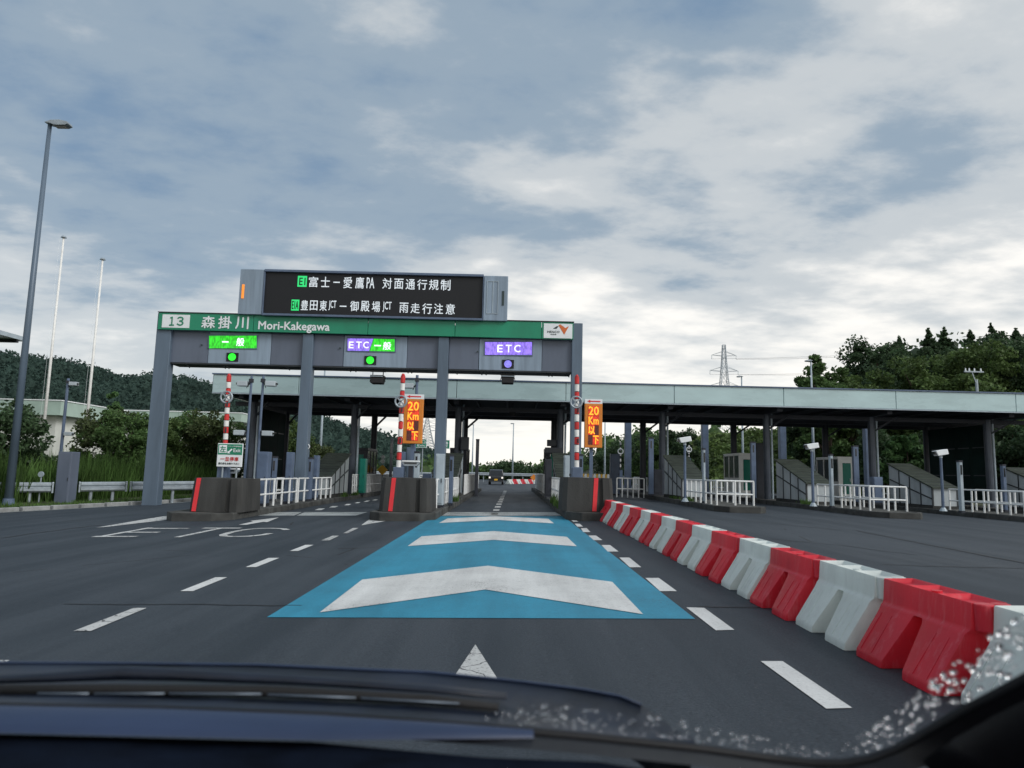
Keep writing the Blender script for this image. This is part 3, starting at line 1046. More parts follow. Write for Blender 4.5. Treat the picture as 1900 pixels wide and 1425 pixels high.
def rect_pts(a, b, c, d):
    return [(a, b), (c, b), (c, d), (a, d)]


t, yl = lane_sign(0, 'lane sign lit green with 一般 and a green lamp', (388, 622.5, 476, 645.5), (431, 662.5), M['lamp_lime'], [(M['led_lime'], rect_pts(388, 623, 476, 646))])
MB().prect(412, 633, 424, 635.5, yl, .005).build('lettering', M['led_text'], t)
MB().ptext('般', 439, 627, 453, 642, yl, bold=.02).build('lettering', M['led_text'], t)
t, yl = lane_sign(1, 'lane sign lit half purple ETC and half green 一般', (645, 628, 733, 651.5), (687, 668.5), M['lamp_lime'],
                  [(M['led_purple'], [(645, 628), (692.5, 628.5), (684.5, 651), (645, 650.5)]), (M['led_lime'], [(693.5, 628.5), (732, 629.5), (732, 652), (685.5, 651.2)])])
lm_ = MB()
for s, a, b in (('E', 647.5, 656), ('T', 661, 671), ('C', 674, 684)):
    lm_.ptext(s, a, 634, b, 646, yl)
lm_.build('lettering', M['led_text'], t)
MB().prect(694.5, 640, 707, 642.4, yl, .005).build('lettering', M['led_text'], t)
MB().ptext('般', 711, 634.5, 725.5, 649, yl, bold=.02).build('lettering', M['led_text'], t)
t, yl = lane_sign(2, 'lane sign lit all purple with ETC and a purple lamp', (900, 634.5, 987, 658.5), (942.5, 675.5), M['lamp_purple'], [(M['led_purple'], rect_pts(900, 634.7, 987, 658.3))])
lm_ = MB()
for s, a, b in (('E', 923, 932.5), ('T', 938.5, 949), ('C', 954, 965.5)):
    lm_.ptext(s, a, 640, b, 653.5, yl)
lm_.build('lettering', M['led_text'], t)

# antenna units hanging below the gantry
for px, lab in ((697, 'black antenna unit hanging under the half purple lane sign'), (942, 'black antenna unit hanging under the all purple lane sign')):
    a = at(px, 700, GY)
    t = thing('antenna_unit', lab, 'antenna', (a.x, GY + .5, gb - .05), 'antennas under the gantry')
    for sx in (-.2, .2):
        MB().cyl((a.x + sx, GY + .45, gb - .02), (a.x + sx, GY + .45, a.z + .1), .02, n=6).build('hanger', M['trim_dark'], t)
        MB().cyl((a.x + sx * 1.15, GY + .45, a.z + .12), (a.x + sx * 1.5, GY + .4, a.z - .12), .012, n=5).build('cable', M['rubber'], t)
    MB().box(a.x - .3, a.x + .3, GY + .4, GY + .5, gb - .12, gb - .07).build('cross_bar', M['trim_dark'], t)
    MB().prism([(a.x - .26, GY + .2, a.z + .12), (a.x + .26, GY + .2, a.z + .12), (a.x + .22, GY + .1, a.z - .2), (a.x - .22, GY + .1, a.z - .2)], (0, .55, 0)).build('antenna_body', M['rubber'], t, bevel=.02)
    MB().box(a.x - .24, a.x + .24, GY + .13, GY + .2, a.z + .05, a.z + .075).build('edge_trim', M['steel_pale'], t)

# ------------------------------------------------------------------ message board on top
VY = GY - .25
vz0, vz1 = at(692, 592, VY).z + .16, at(692, 506, VY).z
vx0, vx1 = xz(443, VY, 545), xz(942, VY, 550)
vm_ = thing('message_board', 'black electronic message board with white and green LED text above the gantry', 'message sign', ((vx0 + vx1) / 2, VY + .3, gt))
sx0, sx1 = xz(488, VY, 545), xz(897, VY, 545)
vz0 = at(692, 588.5, VY).z
MB().box(vx0, sx0 - .01, VY + .02, VY + .75, vz0, vz1 + .03).build('side_cabinet', M['lane_panel'], vm_, bevel=.015, seg=1)
MB().box(sx1 + .01, vx1, VY + .02, VY + .75, vz0 - .02, vz1).build('side_cabinet', M['lane_panel'], vm_, bevel=.015, seg=1)
MB().box(sx0, sx1, VY + .08, VY + .75, vz0, vz1).build('screen', M['led_black'], vm_)
fr = .055
for a in ((sx0, sx1, vz1 - fr, vz1 + .04), (sx0, sx1, vz0 - .03, vz0 + fr), (sx0, sx0 + fr * .6, vz0 + fr, vz1 - fr), (sx1 - fr * .6, sx1, vz0 + fr, vz1 - fr)):
    MB().box(a[0] + .004, a[1] - .004, VY - .02, VY + .1, a[2], a[3]).build('screen_frame', M['steel_blue'], vm_, bevel=.01, seg=1)
YS = VY + .07
def vtext(rows):
    for s, a, b, y0_, y1_, cc in rows:
        MB().ptext(s, *cc(a, y0_), *cc(b, y1_), YS, .012, bold=0 if s == 'ー' else .008).build('lettering', M['led_white'], vm_)
vtext([('富', 1305, 1380, 150, 234, c5), ('士', 1405, 1478, 150, 234, c5), ('ー', 1507, 1560, 190, 200, c5), ('愛', 1592, 1662, 152, 244, c5), ('鷹', 1690, 1760, 152, 246, c5),
       ('PA', 1783, 1846, 156, 244, c5), ('対', 133, 210, 160, 248, c6), ('面', 230, 305, 166, 250, c6), ('通', 325, 400, 170, 254, c6), ('行', 420, 500, 172, 256, c6),
       ('規', 517, 595, 174, 258, c6), ('制', 613, 693, 174, 262, c6)])
vtext([('豊', 1240, 1298, 344, 424, c5), ('田', 1315, 1376, 346, 426, c5), ('東', 1395, 1453, 346, 430, c5), ('JCT', 1470, 1530, 346, 426, c5), ('ー', 1560, 1615, 388, 398, c5),
       ('御', 1647, 1716, 350, 434, c5), ('殿', 1735, 1806, 350, 436, c5), ('場', 45, 112, 354, 440, c6), ('JCT', 135, 205, 356, 440, c6), ('雨', 273, 345, 364, 446, c6),
       ('走', 365, 440, 368, 450, c6), ('行', 462, 540, 370, 456, c6), ('注', 558, 632, 372, 456, c6), ('意', 655, 730, 374, 460, c6)])
MB().prect(*c5(1212, 142), *c5(1288, 232), YS, .006).build('route_badge', M['led_green'], vm_)
MB().prect(*c5(1160, 338), *c5(1224, 428), YS, .006).build('route_badge', M['led_green'], vm_)
MB().ptext('E1', *c5(1226, 158), *c5(1276, 218), YS - .006, .012).build('lettering', M['led_black'], vm_)
MB().ptext('E1A', *c5(1166, 350), *c5(1218, 416), YS - .006, .012).build('lettering', M['led_black'], vm_)
p = at(450.5, 540.5, VY)
MB().box(p.x - .045, p.x + .045, VY, VY + .03, p.z - .27, p.z + .27).build('warning_lamp', M['lamp_amber'], vm_)
a, b = at(*c6(997, 183), VY), at(*c6(1085, 455), VY)
dm = MB()
for q in ((a.x, b.x, a.z - .02, a.z), (a.x, b.x, b.z, b.z + .02), (a.x, a.x + .02, b.z + .021, a.z - .021), (b.x - .02, b.x, b.z + .021, a.z - .021), ((a.x + b.x) / 2, (a.x + b.x) / 2 + .03, b.z + .021, a.z - .021)):
    dm.box(q[0], q[1], VY, VY + .03, q[2], q[3])
dm.build('access_door', M['steel_pale'], vm_)
a = at(*c6(1128, 330), VY)
MB().box(a.x - .04, a.x + .04, VY, VY + .03, a.z - .26, a.z + .3).build('vent', M['dark_text'], vm_)
for x in (vx0 + .5, (vx0 + vx1) / 2, vx1 - .5):
    MB().box(x - .12, x + .12, VY + .28, VY + .6, gt - .15, vz0 + .1).build('bracket', M['steel_dark'], vm_)

# ------------------------------------------------------------------ toll canopy
CY0, CY1 = 33.0, 42.5
cz0, cz1 = at(950, 741, CY0).z, at(950, 708, CY0).z
cxl, cxr = xz(395, CY0, 710), 26.5
can = thing('toll_canopy', 'wide flat toll plaza canopy with pale teal fascia on dark columns', 'canopy', (5, 36, g(5)))
cuts = [cxl] + [xz(p_, CY0, 730) for p_ in (553, 847, 1050, 1251, 1454, 1662, 1884)] + [cxr]
for a, b in zip(cuts, cuts[1:]):
    MB().box(a + .012, b - .012, CY0, CY0 + .12, cz0, cz1).build('fascia_panel', M['fascia'], can, bevel=.01, seg=1)
    MB().box(a + .012, b - .012, CY1 - .12, CY1, cz0, cz1).build('fascia_panel', M['fascia'], can)
for x in (cxl, cxr):
    MB().box(x - .06, x + .06, CY0 + .13, CY1 - .13, cz0, cz1).build('fascia_panel', M['fascia'], can)
MB().box(cxl - .05, cxr + .05, CY0 - .05, CY1 + .05, cz1 + .004, cz1 + .06).build('roof_edge', M['steel_blue'], can)
MB().box(cxl, cxr, CY0 - .02, CY0 + .1, cz0 - .06, cz0 - .006).build('drip_edge', M['steel_pale'], can)
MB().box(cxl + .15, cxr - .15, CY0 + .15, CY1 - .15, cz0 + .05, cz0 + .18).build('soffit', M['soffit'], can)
colx = [-12.75, -7.75, -2.6, 2.45, 7.5, 12.65, 17.85, 23.6]
FY, RY = 35.2, 40.4
for x in colx:
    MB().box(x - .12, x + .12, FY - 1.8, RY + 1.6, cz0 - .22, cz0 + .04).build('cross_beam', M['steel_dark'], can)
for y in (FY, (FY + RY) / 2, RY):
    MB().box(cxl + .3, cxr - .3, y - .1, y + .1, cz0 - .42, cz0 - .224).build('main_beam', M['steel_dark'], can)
for q in range(26):
    x = cxl + .8 + q * 1.44
    MB().box(x - .04, x + .04, CY0 + .3, CY1 - .3, cz0 - .08, cz0 + .045).build('rafter', M['steel_dark'], can)
for x in colx:
    for y in (FY, RY):
        zb = g(x) + (IH_ if -10 < x < 22 else 0) - .02
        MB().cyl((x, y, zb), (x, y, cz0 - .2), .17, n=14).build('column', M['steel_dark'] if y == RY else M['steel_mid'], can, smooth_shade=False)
        MB().bar((x + .1, y, cz0 - .95), (x + .95, y - .7, cz0 - .24), .08).build('brace', M['steel_dark'], can)
    MB().cyl((x + .24, FY - .05, g(x) + .2), (x + .24, FY - .05, cz0 - .1), .05, n=8).build('drainpipe', M['steel_pale'], can)
# dark screens closing both ends
for x in (-12.75, 23.6):
    for q in range(4):
        ya = FY + .25 + q * (RY - FY - .5) / 4
        MB().box(x - .03, x + .03, ya + .01, ya + (RY - FY - .5) / 4 - .01, g(x) + .35, cz0 - .45).build('end_screen', M['screen_green'], can)
        for z in (1.6, 3.0):
            MB().box(x - .05, x + .05, ya, ya + .9, z, z + .05).build('screen_rail', M['steel_dark'], can)

# second gantry on the far side of the canopy over the exit lanes
EY = 46.0
ez0, ez1 = 4.75, 5.5
eg = thing('rear_gantry', 'blue grey gantry frame standing behind the canopy over the exit lanes', 'gantry', (12, EY, 0.2))
exs = [xz(p_, EY) for p_ in (1040, 1166, 1309, 1453, 1611, 1790)]
for x in exs:
    MB().box(x - .2, x + .2, EY, EY + .4, g(x), ez1).build('post', M['steel_blue'], eg, bevel=.015, seg=1)
MB().box(exs[0], exs[-1], EY + .42, EY + 1.0, ez0, ez1).build('beam', M['steel_blue'], eg)
for q in range(24):
    x = exs[0] + .5 + q * (exs[-1] - exs[0] - 1) / 23
    MB().box(x - .12, x + .12, EY + .1, EY + .41, ez0 - .12, ez0 + .05).build('bracket', M['trim_dark'], eg)

# ------------------------------------------------------------------ furniture of the islands
def railing(pts, k, label, h=0.8, step=0.78, group='white island railings', mid=True, r=0.028):
    zb = g(pts[0][0]) + (IH_ if k else 0)
    t = thing('railing', label, 'railing', (pts[0][0], pts[0][1], zb), group)
    first = True
    for (a, b) in zip(pts, pts[1:]):
        L = math.hypot(b[0] - a[0], b[1] - a[1])
        n = max(int(round(L / step)), 1)
        for i in range(0 if first else 1, n + 1):
            x, y = a[0] + (b[0] - a[0]) * i / n, a[1] + (b[1] - a[1]) * i / n
            MB().cyl((x, y, zb - .01), (x, y, zb + h), r * 1.25, n=8).build('post', M['rail_white'], t)
        first = False
        for z in ((h, h * .45) if mid else (h,)):
            MB().cyl((a[0], a[1], zb + z), (b[0], b[1], zb + z), r, n=8).build('rail', M['rail_white'], t)
    return t


def cabinet(px0, px1, pyt, Y, k, label, m='steel_blue', d=0.35, name='equipment_cabinet', cat='cabinet', zb=None, door=True):
    X0, X1 = xz(px0, Y, 860), xz(px1, Y, 860)
    z0 = (top(k) if k else g((X0 + X1) / 2, Y)) if zb is None else zb
    z1 = at((px0 + px1) / 2, pyt, Y).z
    t = thing(name, label, cat, ((X0 + X1) / 2, Y, z0))
    MB().box(X0, X1, Y, Y + d, z0 + .06, z1).build('body', M[m], t, bevel=.015, seg=1)
    MB().box(X0 - .015, X1 + .015, Y - .015, Y + d + .015, z0 - .01, z0 + .06).build('plinth', M['steel_dark'], t)
    if door and X1 - X0 > .18:
        MB().box(X0 + .03, X1 - .03, Y - .014, Y + .01, z0 + .12, z1 - .06).build('door', M[m], t, bevel=.006, seg=1)
        MB().box(X1 - .07, X1 - .05, Y - .03, Y - .014, (z0 + z1) / 2 - .06, (z0 + z1) / 2 + .06).build('handle', M['trim_dark'], t)
    else:
        MB().box(X0 - .008, X1 + .008, Y - .008, Y + d + .008, z1 - .05, z1 + .012).build('cap', M['steel_dark'], t)
        MB().box((X0 + X1) / 2 - .03, (X0 + X1) / 2 + .03, Y - .01, Y + .01, z1 - .5, z1 - .15).build('sensor_window', M['glass_dark'], t)
    return t


def hood(k, label, ya=29.6, yb=33.0):
    """glazed stairwell cover sloping down towards the approach"""
    X, z = IX[k], top(k)
    if k == 'C':
        X += .15
    w, h0, h1 = .52, .85, 1.85
    t = thing('stair_cover', label, 'stair cover', (X, (ya + yb) / 2, z), 'sloping stairwell covers')
    MB().box(X - w, X + w, ya, yb, z - .01, z + .1).build('base_kerb', M['concrete'], t)
    for sx in (-1, 1):
        n = 4
        for i in range(n):
            y0, y1 = ya + .05 + (yb - ya - .1) * i / n, ya + .05 + (yb - ya - .1) * (i + 1) / n
            q0, q1 = z + h0 + (h1 - h0) * (y0 - ya) / (yb - ya) - .06, z + h0 + (h1 - h0) * (y1 - ya) / (yb - ya) - .06
            x = X + sx * (w - .03)
            MB().prism([(x, y0 + .03, z + .12), (x, y1 - .03, z + .12), (x, y1 - .03, q1), (x, y0 + .03, q0)], (-sx * .02, 0, 0)).build('side_panel', M['hood_panel'], t)
            MB().box(x - .025, x + .025, y0 - .025, y0 + .025, z + .1, q0).build('mullion', M['trim_dark'], t)
        MB().bar((X + sx * (w - .028), ya + .1, z + h0 * .45), (X + sx * (w - .028), yb - .1, z + h1 * .62), .05).build('glazing_bar', M['trim_dark'], t)
    MB().box(X - w + .05, X + w - .05, ya, ya + .03, z + .1, z + h0 - .05).build('front_panel', M['hood_panel'], t)
    for sx in (-1, 1):
        MB().box(X + sx * (w - .02) - .03, X + sx * (w - .02) + .03, ya - .01, ya + .05, z + .1, z + h0 - .03).build('corner_post', M['trim_dark'], t)
    MB().prism([(X - w - .03, ya - .08, z + h0 - .05), (X - w - .03, yb + .05, z + h1 - .01), (X - w - .03, yb + .05, z + h1 + .05), (X - w - .03, ya - .08, z + h0 + .01)], (2 * w + .06, 0, 0)).build('roof', M['hood_roof'], t)
    for i in range(9):
        f_ = (i + .5) / 9
        y, zz = ya + (yb - ya) * f_, z + h0 + (h1 - h0) * f_ + .045
        MB().box(X - w, X + w, y - .012, y + .012, zz - .03, zz + .008).build('roof_batten', M['trim_dark'], t)
    MB().box(X - w + .05, X + w - .05, yb - .02, yb + .02, z + .1, z + h1 - .05).build('rear_panel', M['hood_panel'], t)
    return t


def booth(k, label, Y=38.8, X=None, wm='booth_white'):
    X = IX[k] if X is None else X
    z, w, d, h = top(k), .40, 1.3, 2.15
    t = thing('toll_booth', label, 'toll booth', (X, Y, z), 'toll booths')
    MB().box(X - w, X + w, Y - d, Y + d, z - .01, z + .12).build('floor_frame', M[wm], t)
    MB().box(X - w - .05, X + w + .05, Y - d - .05, Y + d + .05, z + h, z + h + .14).build('roof', M[wm], t, bevel=.02)
    for sx in (-1, 1):
        for y in (Y - d, Y - d / 3, Y + d / 3, Y + d):
            MB().box(X + sx * w - .04, X + sx * w + .04, y - .04, y + .04, z + .1, z + h).build('frame_post', M[wm], t)
        for i in range(3):
            y0, y1 = Y - d + 2 * d * i / 3, Y - d + 2 * d * (i + 1) / 3
            MB().box(X + sx * w - .015, X + sx * w + .015, y0 + .045, y1 - .045, z + 1.0, z + h).build('window', M['glass_dark'], t)
            MB().box(X + sx * w - .02, X + sx * w + .02, y0 + .045, y1 - .045, z + .1, z + .99).build('lower_panel', M[wm], t)
    dr = MB().box(X - .2, X + .22, Y - d - .03, Y - d + .02, z + .35, z + h - .2).build('door', M['booth_green'], t)
    MB().box(X + .14, X + .18, Y - d - .06, Y - d - .03, z + 1.0, z + 1.16).build('handle', M['galv'], dr)
    for a in ((-w + .041, -.21), (.23, w - .041)):
        MB().box(X + a[0], X + a[1], Y - d - .02, Y - d + .02, z + .1, z + h).build('front_panel', M[wm], t)
    MB().box(X - .21, X + .23, Y - d - .018, Y - d + .018, z + .1, z + .34).build('front_panel', M[wm], t)
    MB().box(X - .21, X + .23, Y - d - .018, Y - d + .018, z + h - .19, z + h).build('front_panel', M[wm], t)
    return t


def boom(k, px, pyt, pyb, Y, label):
    """raised red and white barrier arm with a ring"""
    a, b = at(px[1], pyb, Y), at(px[0], pyt, Y)
    t = thing('barrier_arm', label, 'barrier arm', (a.x, Y, top(k)), 'raised barrier arms')
    MB().box(a.x - .14, a.x + .14, Y - .12, Y + .2, top(k) - .01, a.z + .02).build('base_cabinet', M['steel_blue'], t, bevel=.02)
    arm = MB().cyl(a, b, .045, .045, 8).build('arm_core', M['trim_dark'], t)
    n = 12
    for i in range(n):
        p, q = a.lerp(b, i / n + .004), a.lerp(b, (i + 1) / n - .004)
        MB().cyl(p, q, .068, .068, 12).build('band', M['pole_white' if i % 2 == 0 else 'red_paint'], arm)
        if i in (3, 7):
            c = p.lerp(q, .5) + Vector((.03, -.06, 0))
            MB().cyl(c + Vector((0, -.03, -.07)), c + Vector((0, -.03, .07)), .022, n=8).build('reflector', M['trim_dark'], arm)
    MB().cyl(b, b + Vector((.005, 0, .06)), .06, .03, 10).build('arm_tip', M['red_paint'], arm)
    c = a.lerp(b, .715)
    rg = MB().ring((c.x - .02, Y - .05, c.z), .165, .028).build('ring', M['galv'], t, smooth_shade=True)
    for s_ in (-1, 1):
        MB().bar((c.x - .02 - .12 * s_, Y - .05, c.z - .12), (c.x - .02 + .12 * s_, Y - .05, c.z + .12), .035).build('spoke', M['galv'], rg)
    return t


def cctv(x, Y, zb, zt, label, heads, r=.045):
    """slim mast with camera housings: heads = [(z, side)]"""
    t = thing('camera_mast', label, 'camera mast', (x, Y, zb), 'camera masts')
    MB().cyl((x, Y, zb - .01), (x, Y, zt), r, r * .85, 10).build('mast', M['steel_blue'], t)
    MB().cyl((x, Y, zb - .01), (x, Y, zb + .1), r * 2.4, r * 1.4, 10).build('foot', M['steel_blue'], t)
    for z, s in heads:
        h = MB().box(x + (.1 if s > 0 else -.42), x + (.42 if s > 0 else -.1), Y - .12, Y + .12, z - .08, z + .08).build('camera_housing', M['camera_box'], t, bevel=.02)
        MB().bar((x, Y, z), (x + s * .2, Y, z - .02), .04).build('bracket', M['steel_dark'], h)
        MB().box(x + s * .44 - .03, x + s * .44 + .03, Y - .05, Y + .05, z - .03, z + .03).build('lens', M['glass_dark'], h)
        MB().cyl((x, Y - .02, z + .12), (x + s * .12, Y - .06, z - .14), .012, n=5).build('cable', M['rubber'], h)
    MB().box(x - .06, x + .06, Y - .07, Y + .05, zt - .22, zt - .1).build('clamp', M['steel_dark'], t)
    return t


def speed_sign(k, px0, py0, px1, py1, Y, pole_px, label):
    a, b = at(px0, py0, Y), at(px1, py1, Y)
    zc0, zc1 = min(a.z, b.z), max(a.z, b.z)
    x0, x1 = a.x + .01, b.x + .02
    X = xz(pole_px, Y, 850)
    t = thing('speed_sign', label, 'speed sign', (X, Y, top(k)), 'orange LED speed signs')
    MB().box(X - .05, X + .05, Y + .12, Y + .22, top(k) - .01, zc0 + .1).build('pole', M['steel_blue'], t)
    hh = zc1 - zc0
    zs = zc1 - hh * .095
    MB().box(x0, x1, Y, Y + .2, zc0, zs - .004).build('housing', M['sign_orange'], t, bevel=.012, seg=1)
    hd = MB().box(x0, x1, Y + .01, Y + .19, zs, zc1).build('header', M['sign_white'], t)
    w = x1 - x0
    ym, zm = Y + .004, (zs + zc1) / 2
    MB().poly([(x0 + w * .12, ym, zm), (x0 + w * .3, ym, zm - .045), (x0 + w * .3, ym, zm - .018), (x0 + w * .88, ym, zm - .018), (x0 + w * .88, ym, zm + .018), (x0 + w * .3, ym, zm + .018), (x0 + w * .3, ym, zm + .045)]).build('arrow', M['strip_red'], hd)
    s0, s1, t0, t1 = x0 + w * .2, x1 - w * .2, zc0 + hh * .06, zs - hh * .05
    MB().box(s0, s1, Y - .008, Y + .02, t0, t1).build('screen', M['led_dim'], t)
    q = (t1 - t0) / 4
    gl = MB()
    for i, (a0, a1) in enumerate(((0, 1), (0, 1), (0, .6), (.42, 1))):
        gl.box(s0 + (s1 - s0) * a0, s0 + (s1 - s0) * a1, Y - .012, Y - .004, t1 - q * (i + 1) + .004, t1 - q * i - .004)
    gl.build('led_panel', M['led_red'], t)
    lw = s1 - s0
    lt_ = MB()
    yy = Y - .018
    lt_.text('20', s0 + .01, s1 - .01, t1 - q * .94, t1 - q * .06, yy)
    lt_.text('Km', s0 + .01, s1 - .01, t1 - q * 1.9, t1 - q * 1.12, yy)
    lt_.text('以', s0 + .01, s0 + lw * .62, t1 - q * 2.92, t1 - q * 2.1, yy, bold=.03)
    lt_.text('下', s0 + lw * .45, s1 - .005, t1 - q * 3.92, t1 - q * 3.08, yy, bold=.03)
    lt_.build('lettering', M['led_orange'], t)
    return t


def beacon(k, px0, px1, py, Y, label):
    """wide shallow warning lamp on a short stand"""
    a, b = at(px0, py, Y), at(px1, py, Y)
    X, w = (a.x + b.x) / 2, (b.x - a.x) / 2
    t = thing('warning_beacon', label, 'beacon', (X, Y, top(k)), 'island nose beacons')
    z = (a.z + b.z) / 2
    MB().box(X - .06, X + .06, Y + .06, Y + .2, top(k) - .01, z - .06).build('stand', M['steel_dark'], t)
    pr = [(-w, .05), (w, .05), (w * .93, .09), (-w * .93, .09)]
    MB().prism([(X + p_[0], Y, z + p_[1]) for p_ in pr], (0, .25, 0)).build('top_cover', M['sign_white'], t)
    MB().prism([(X - w * .96, Y + .02, z), (X - w * .7, Y + .02, z - .07), (X + w * .7, Y + .02, z - .07), (X + w * .96, Y + .02, z), (X + w, Y + .02, z + .046), (X - w, Y + .02, z + .046)], (0, .21, 0)).build('reflector_bowl', M['galv'], t)
    MB().box(X - w * .7, X + w * .7, Y + .005, Y + .018, z - .01, z + .03).build('lens', M['glass_dark'], t)
    return t


SHORT = {'A': 'by the green stop sign', 'B': 'between the two ETC lanes', 'C': 'at the end of the barrier row'}
boom('A', (425, 417), 697, 840, 20.75, 'red and white striped arm with ring behind the green stop sign')
boom('B', (748, 739.5), 697, 868, 20.75, 'red and white striped arm with ring between the two ETC lanes')
boom('C', (1070.5, 1070), 699, 868, 20.75, 'red and white striped arm with ring at the end of the barrier row')
speed_sign('B', 750, 731, 781, 823.5, 21.4, 763, 'orange 20 Km以下 sign between the two ETC lanes')
speed_sign('C', 1085, 740, 1116, 831, 21.4, 1098, 'orange 20 Km以下 sign at the end of the barrier row')
beacon('A', 405, 440, 874, 20.9, 'pale bowl shaped beacon under the green stop sign')
beacon('B', 745, 778, 860, 20.9, 'pale bowl shaped beacon under the orange speed sign between the ETC lanes')
# stop sign
SY = 20.5
a, b = at(403, 823, SY), at(450, 866, SY)
X, Zc = (a.x + b.x) / 2, (a.z + b.z) / 2
w, h = .365, .335
t = thing('stop_sign', 'green and white sign reading 左 and 一旦停車 above the concrete block', 'sign', (X, SY, top('A')))
for sx in (-.2, .2):
    MB().cyl((X + sx, SY + .06, top('A')), (X + sx, SY + .06, Zc + .2), .025, n=8).build('pole', M['galv'], t)
MB().box(X - w, X + w, SY, SY + .03, Zc - h, Zc + h).build('plate', M['sign_white'], t, bevel=.03)
MB().box(X - w + .02, X + w - .02, SY - .006, SY + .004, Zc + .012, Zc + h - .02).build('green_field', M['sign_green'], t)
MB().box(X - w + .05, X - w + .27, SY - .011, SY - .007, Zc + .06, Zc + h - .05).build('character_plate', M['sign_white'], t)
MB().text('左', X - w + .08, X - w + .245, Zc + .085, Zc + h - .075, SY - .014, bold=.02).build('lettering', M['sign_green'], t)
MB().text('スマートETC専用出口', X - .05, X + w - .05, Zc + .235, Zc + .27, SY - .011, .012).build('lettering', M['sign_white'], t)
MB().text('Exit', X + .1, X + w - .06, Zc + .09, Zc + .19, SY - .011).build('lettering', M['sign_white'], t)
ar = [(-.09, .05), (-.09, .13), (-.065, .105), (.02, .19), (.05, .16), (-.035, .075), (-.01, .05)]
MB().poly([(X + p_[0] + .02, SY - .011, Zc + p_[1]) for p_ in reversed(ar)]).build('arrow', M['sign_white'], t)
MB().text('一旦停車', X - .26, X + .26, Zc - .17, Zc - .05, SY - .006, .012, bold=.02).build('lettering', M['red_paint'], t)
MB().text('運行券をお取り下さい', X - .31, X + .29, Zc - .27, Zc - .21, SY - .006, .012).build('lettering', M['dark_text'], t)

# masts and cabinets of the three entry islands
cctv(xz(460, 22.6), 22.6, top('A'), at(460, 697, 22.6).z, 'camera mast behind the stop sign, cameras pointing to the verge', [(at(450, 712, 22.6).z, -1), (at(450, 803, 22.6).z, -1)])
cctv(xz(482, 22.8), 22.8, top('A'), at(483, 697, 22.8).z, 'camera mast behind the stop sign, cameras pointing to the lanes', [(at(494, 712, 22.8).z, 1), (at(490, 804, 22.8).z, 1)])
cctv(xz(770, 23.4), 23.4, top('B'), at(770, 696, 23.4).z, 'camera mast rising behind the orange speed sign between the ETC lanes', [(at(757, 716, 23.4).z, -1)], r=.055)
cabinet(476, 497, 838, 22.2, 'A', 'tall blue cabinet beside the twin camera masts')
cabinet(530, 542, 839, 23.9, 'A', 'slim blue sensor tower on the island with the green stop sign', d=.3)
cabinet(505, 512, 847, 25.5, 'A', 'short blue sensor post behind the island railing', d=.2, door=False, name='sensor_post', cat='sensor post')
cabinet(572, 579, 849, 26.0, 'A', 'blue sensor post ahead of the stair cover by the stop sign island', d=.25, door=False, name='sensor_post', cat='sensor post')
cabinet(581, 590, 845, 27.4, 'A', 'blue cabinet at the foot of the stair cover by the stop sign island', d=.3)
cabinet(738, 750, 838, 23.2, 'B', 'pale blue cabinet behind the red and white arm between the ETC lanes', m='steel_blue')
cabinet(753, 768, 830, 23.9, 'B', 'grey blue ticket machine behind the bowl shaped beacon', m='gantry', name='ticket_machine', cat='ticket machine')
cabinet(768, 777, 838, 22.9, 'B', 'narrow pale cabinet beside the bowl shaped beacon', m='steel_pale')
cabinet(785, 800, 879, 21.6, 'B', 'low blue box behind the concrete block between the ETC lanes', d=.4)
cabinet(808, 824, 842, 21.2, 'B', 'pale grey upright cabinet at the lane edge between the ETC lanes', m='steel_pale')
cabinet(834, 841, 844, 22.6, 'B', 'slim blue sensor post ahead of the stair cover between the ETC lanes', d=.25, door=False, name='sensor_post', cat='sensor post')
cabinet(722.5, 727, 814, 24.5, 'B', 'tall black post behind the concrete block between the ETC lanes', m='trim_dark', d=.15, door=False, name='sensor_post', cat='sensor post')
cabinet(882, 888, 815, 31.5, 'B', 'tall dark red post beyond the stair cover between the ETC lanes', m='steel_dark', d=.16, door=False, name='sensor_post', cat='sensor post')
cabinet(667, 678, 851, 34.2, 'A', 'bright green cabinet beyond the stair cover by the stop sign island', m='booth_green', d=.5)
cabinet(1012, 1024, 852, 29.0, 'C', 'dark upright cabinet beside the lane on the island at the barrier row', m='steel_dark', d=.5)
cabinet(1047, 1057, 845, 24.4, 'C', 'pale cabinet on the island at the end of the barrier row', m='steel_pale')
cabinet(1074, 1082, 843, 23.0, 'C', 'blue sensor tower behind the orange speed sign at the barrier row', d=.3)
cabinet(1059, 1070, 880, 21.4, 'C', 'low blue box on the concrete block at the barrier row', d=.4)
for k in 'ABC':
    X = IX[k]
    rx = X + .62 if k in 'AB' else X - .6
    lx = 2 * X - rx
    railing([(rx, 20.7), (rx, 24.6)], k, f'white railing next to the concrete block {SHORT[k]}', step=.78)
    railing([(rx, 24.8), (rx, 29.3)], k, f'white railing just before the stair cover {SHORT[k]}', step=.78)
    railing([(lx, 24.0), (lx, 29.3)], k, f'white railing on the far kerb {SHORT[k]}', step=.78)
    railing([(rx, 33.3), (rx, 47.6)], k, f'long white railing under the canopy on the island {SHORT[k]}', step=.4, h=.9)
    hood(k, f'dark sloping stairwell cover on the island {SHORT[k]}')
    booth(k, f'toll booth under the canopy on the island {SHORT[k]}', wm='steel_dark')
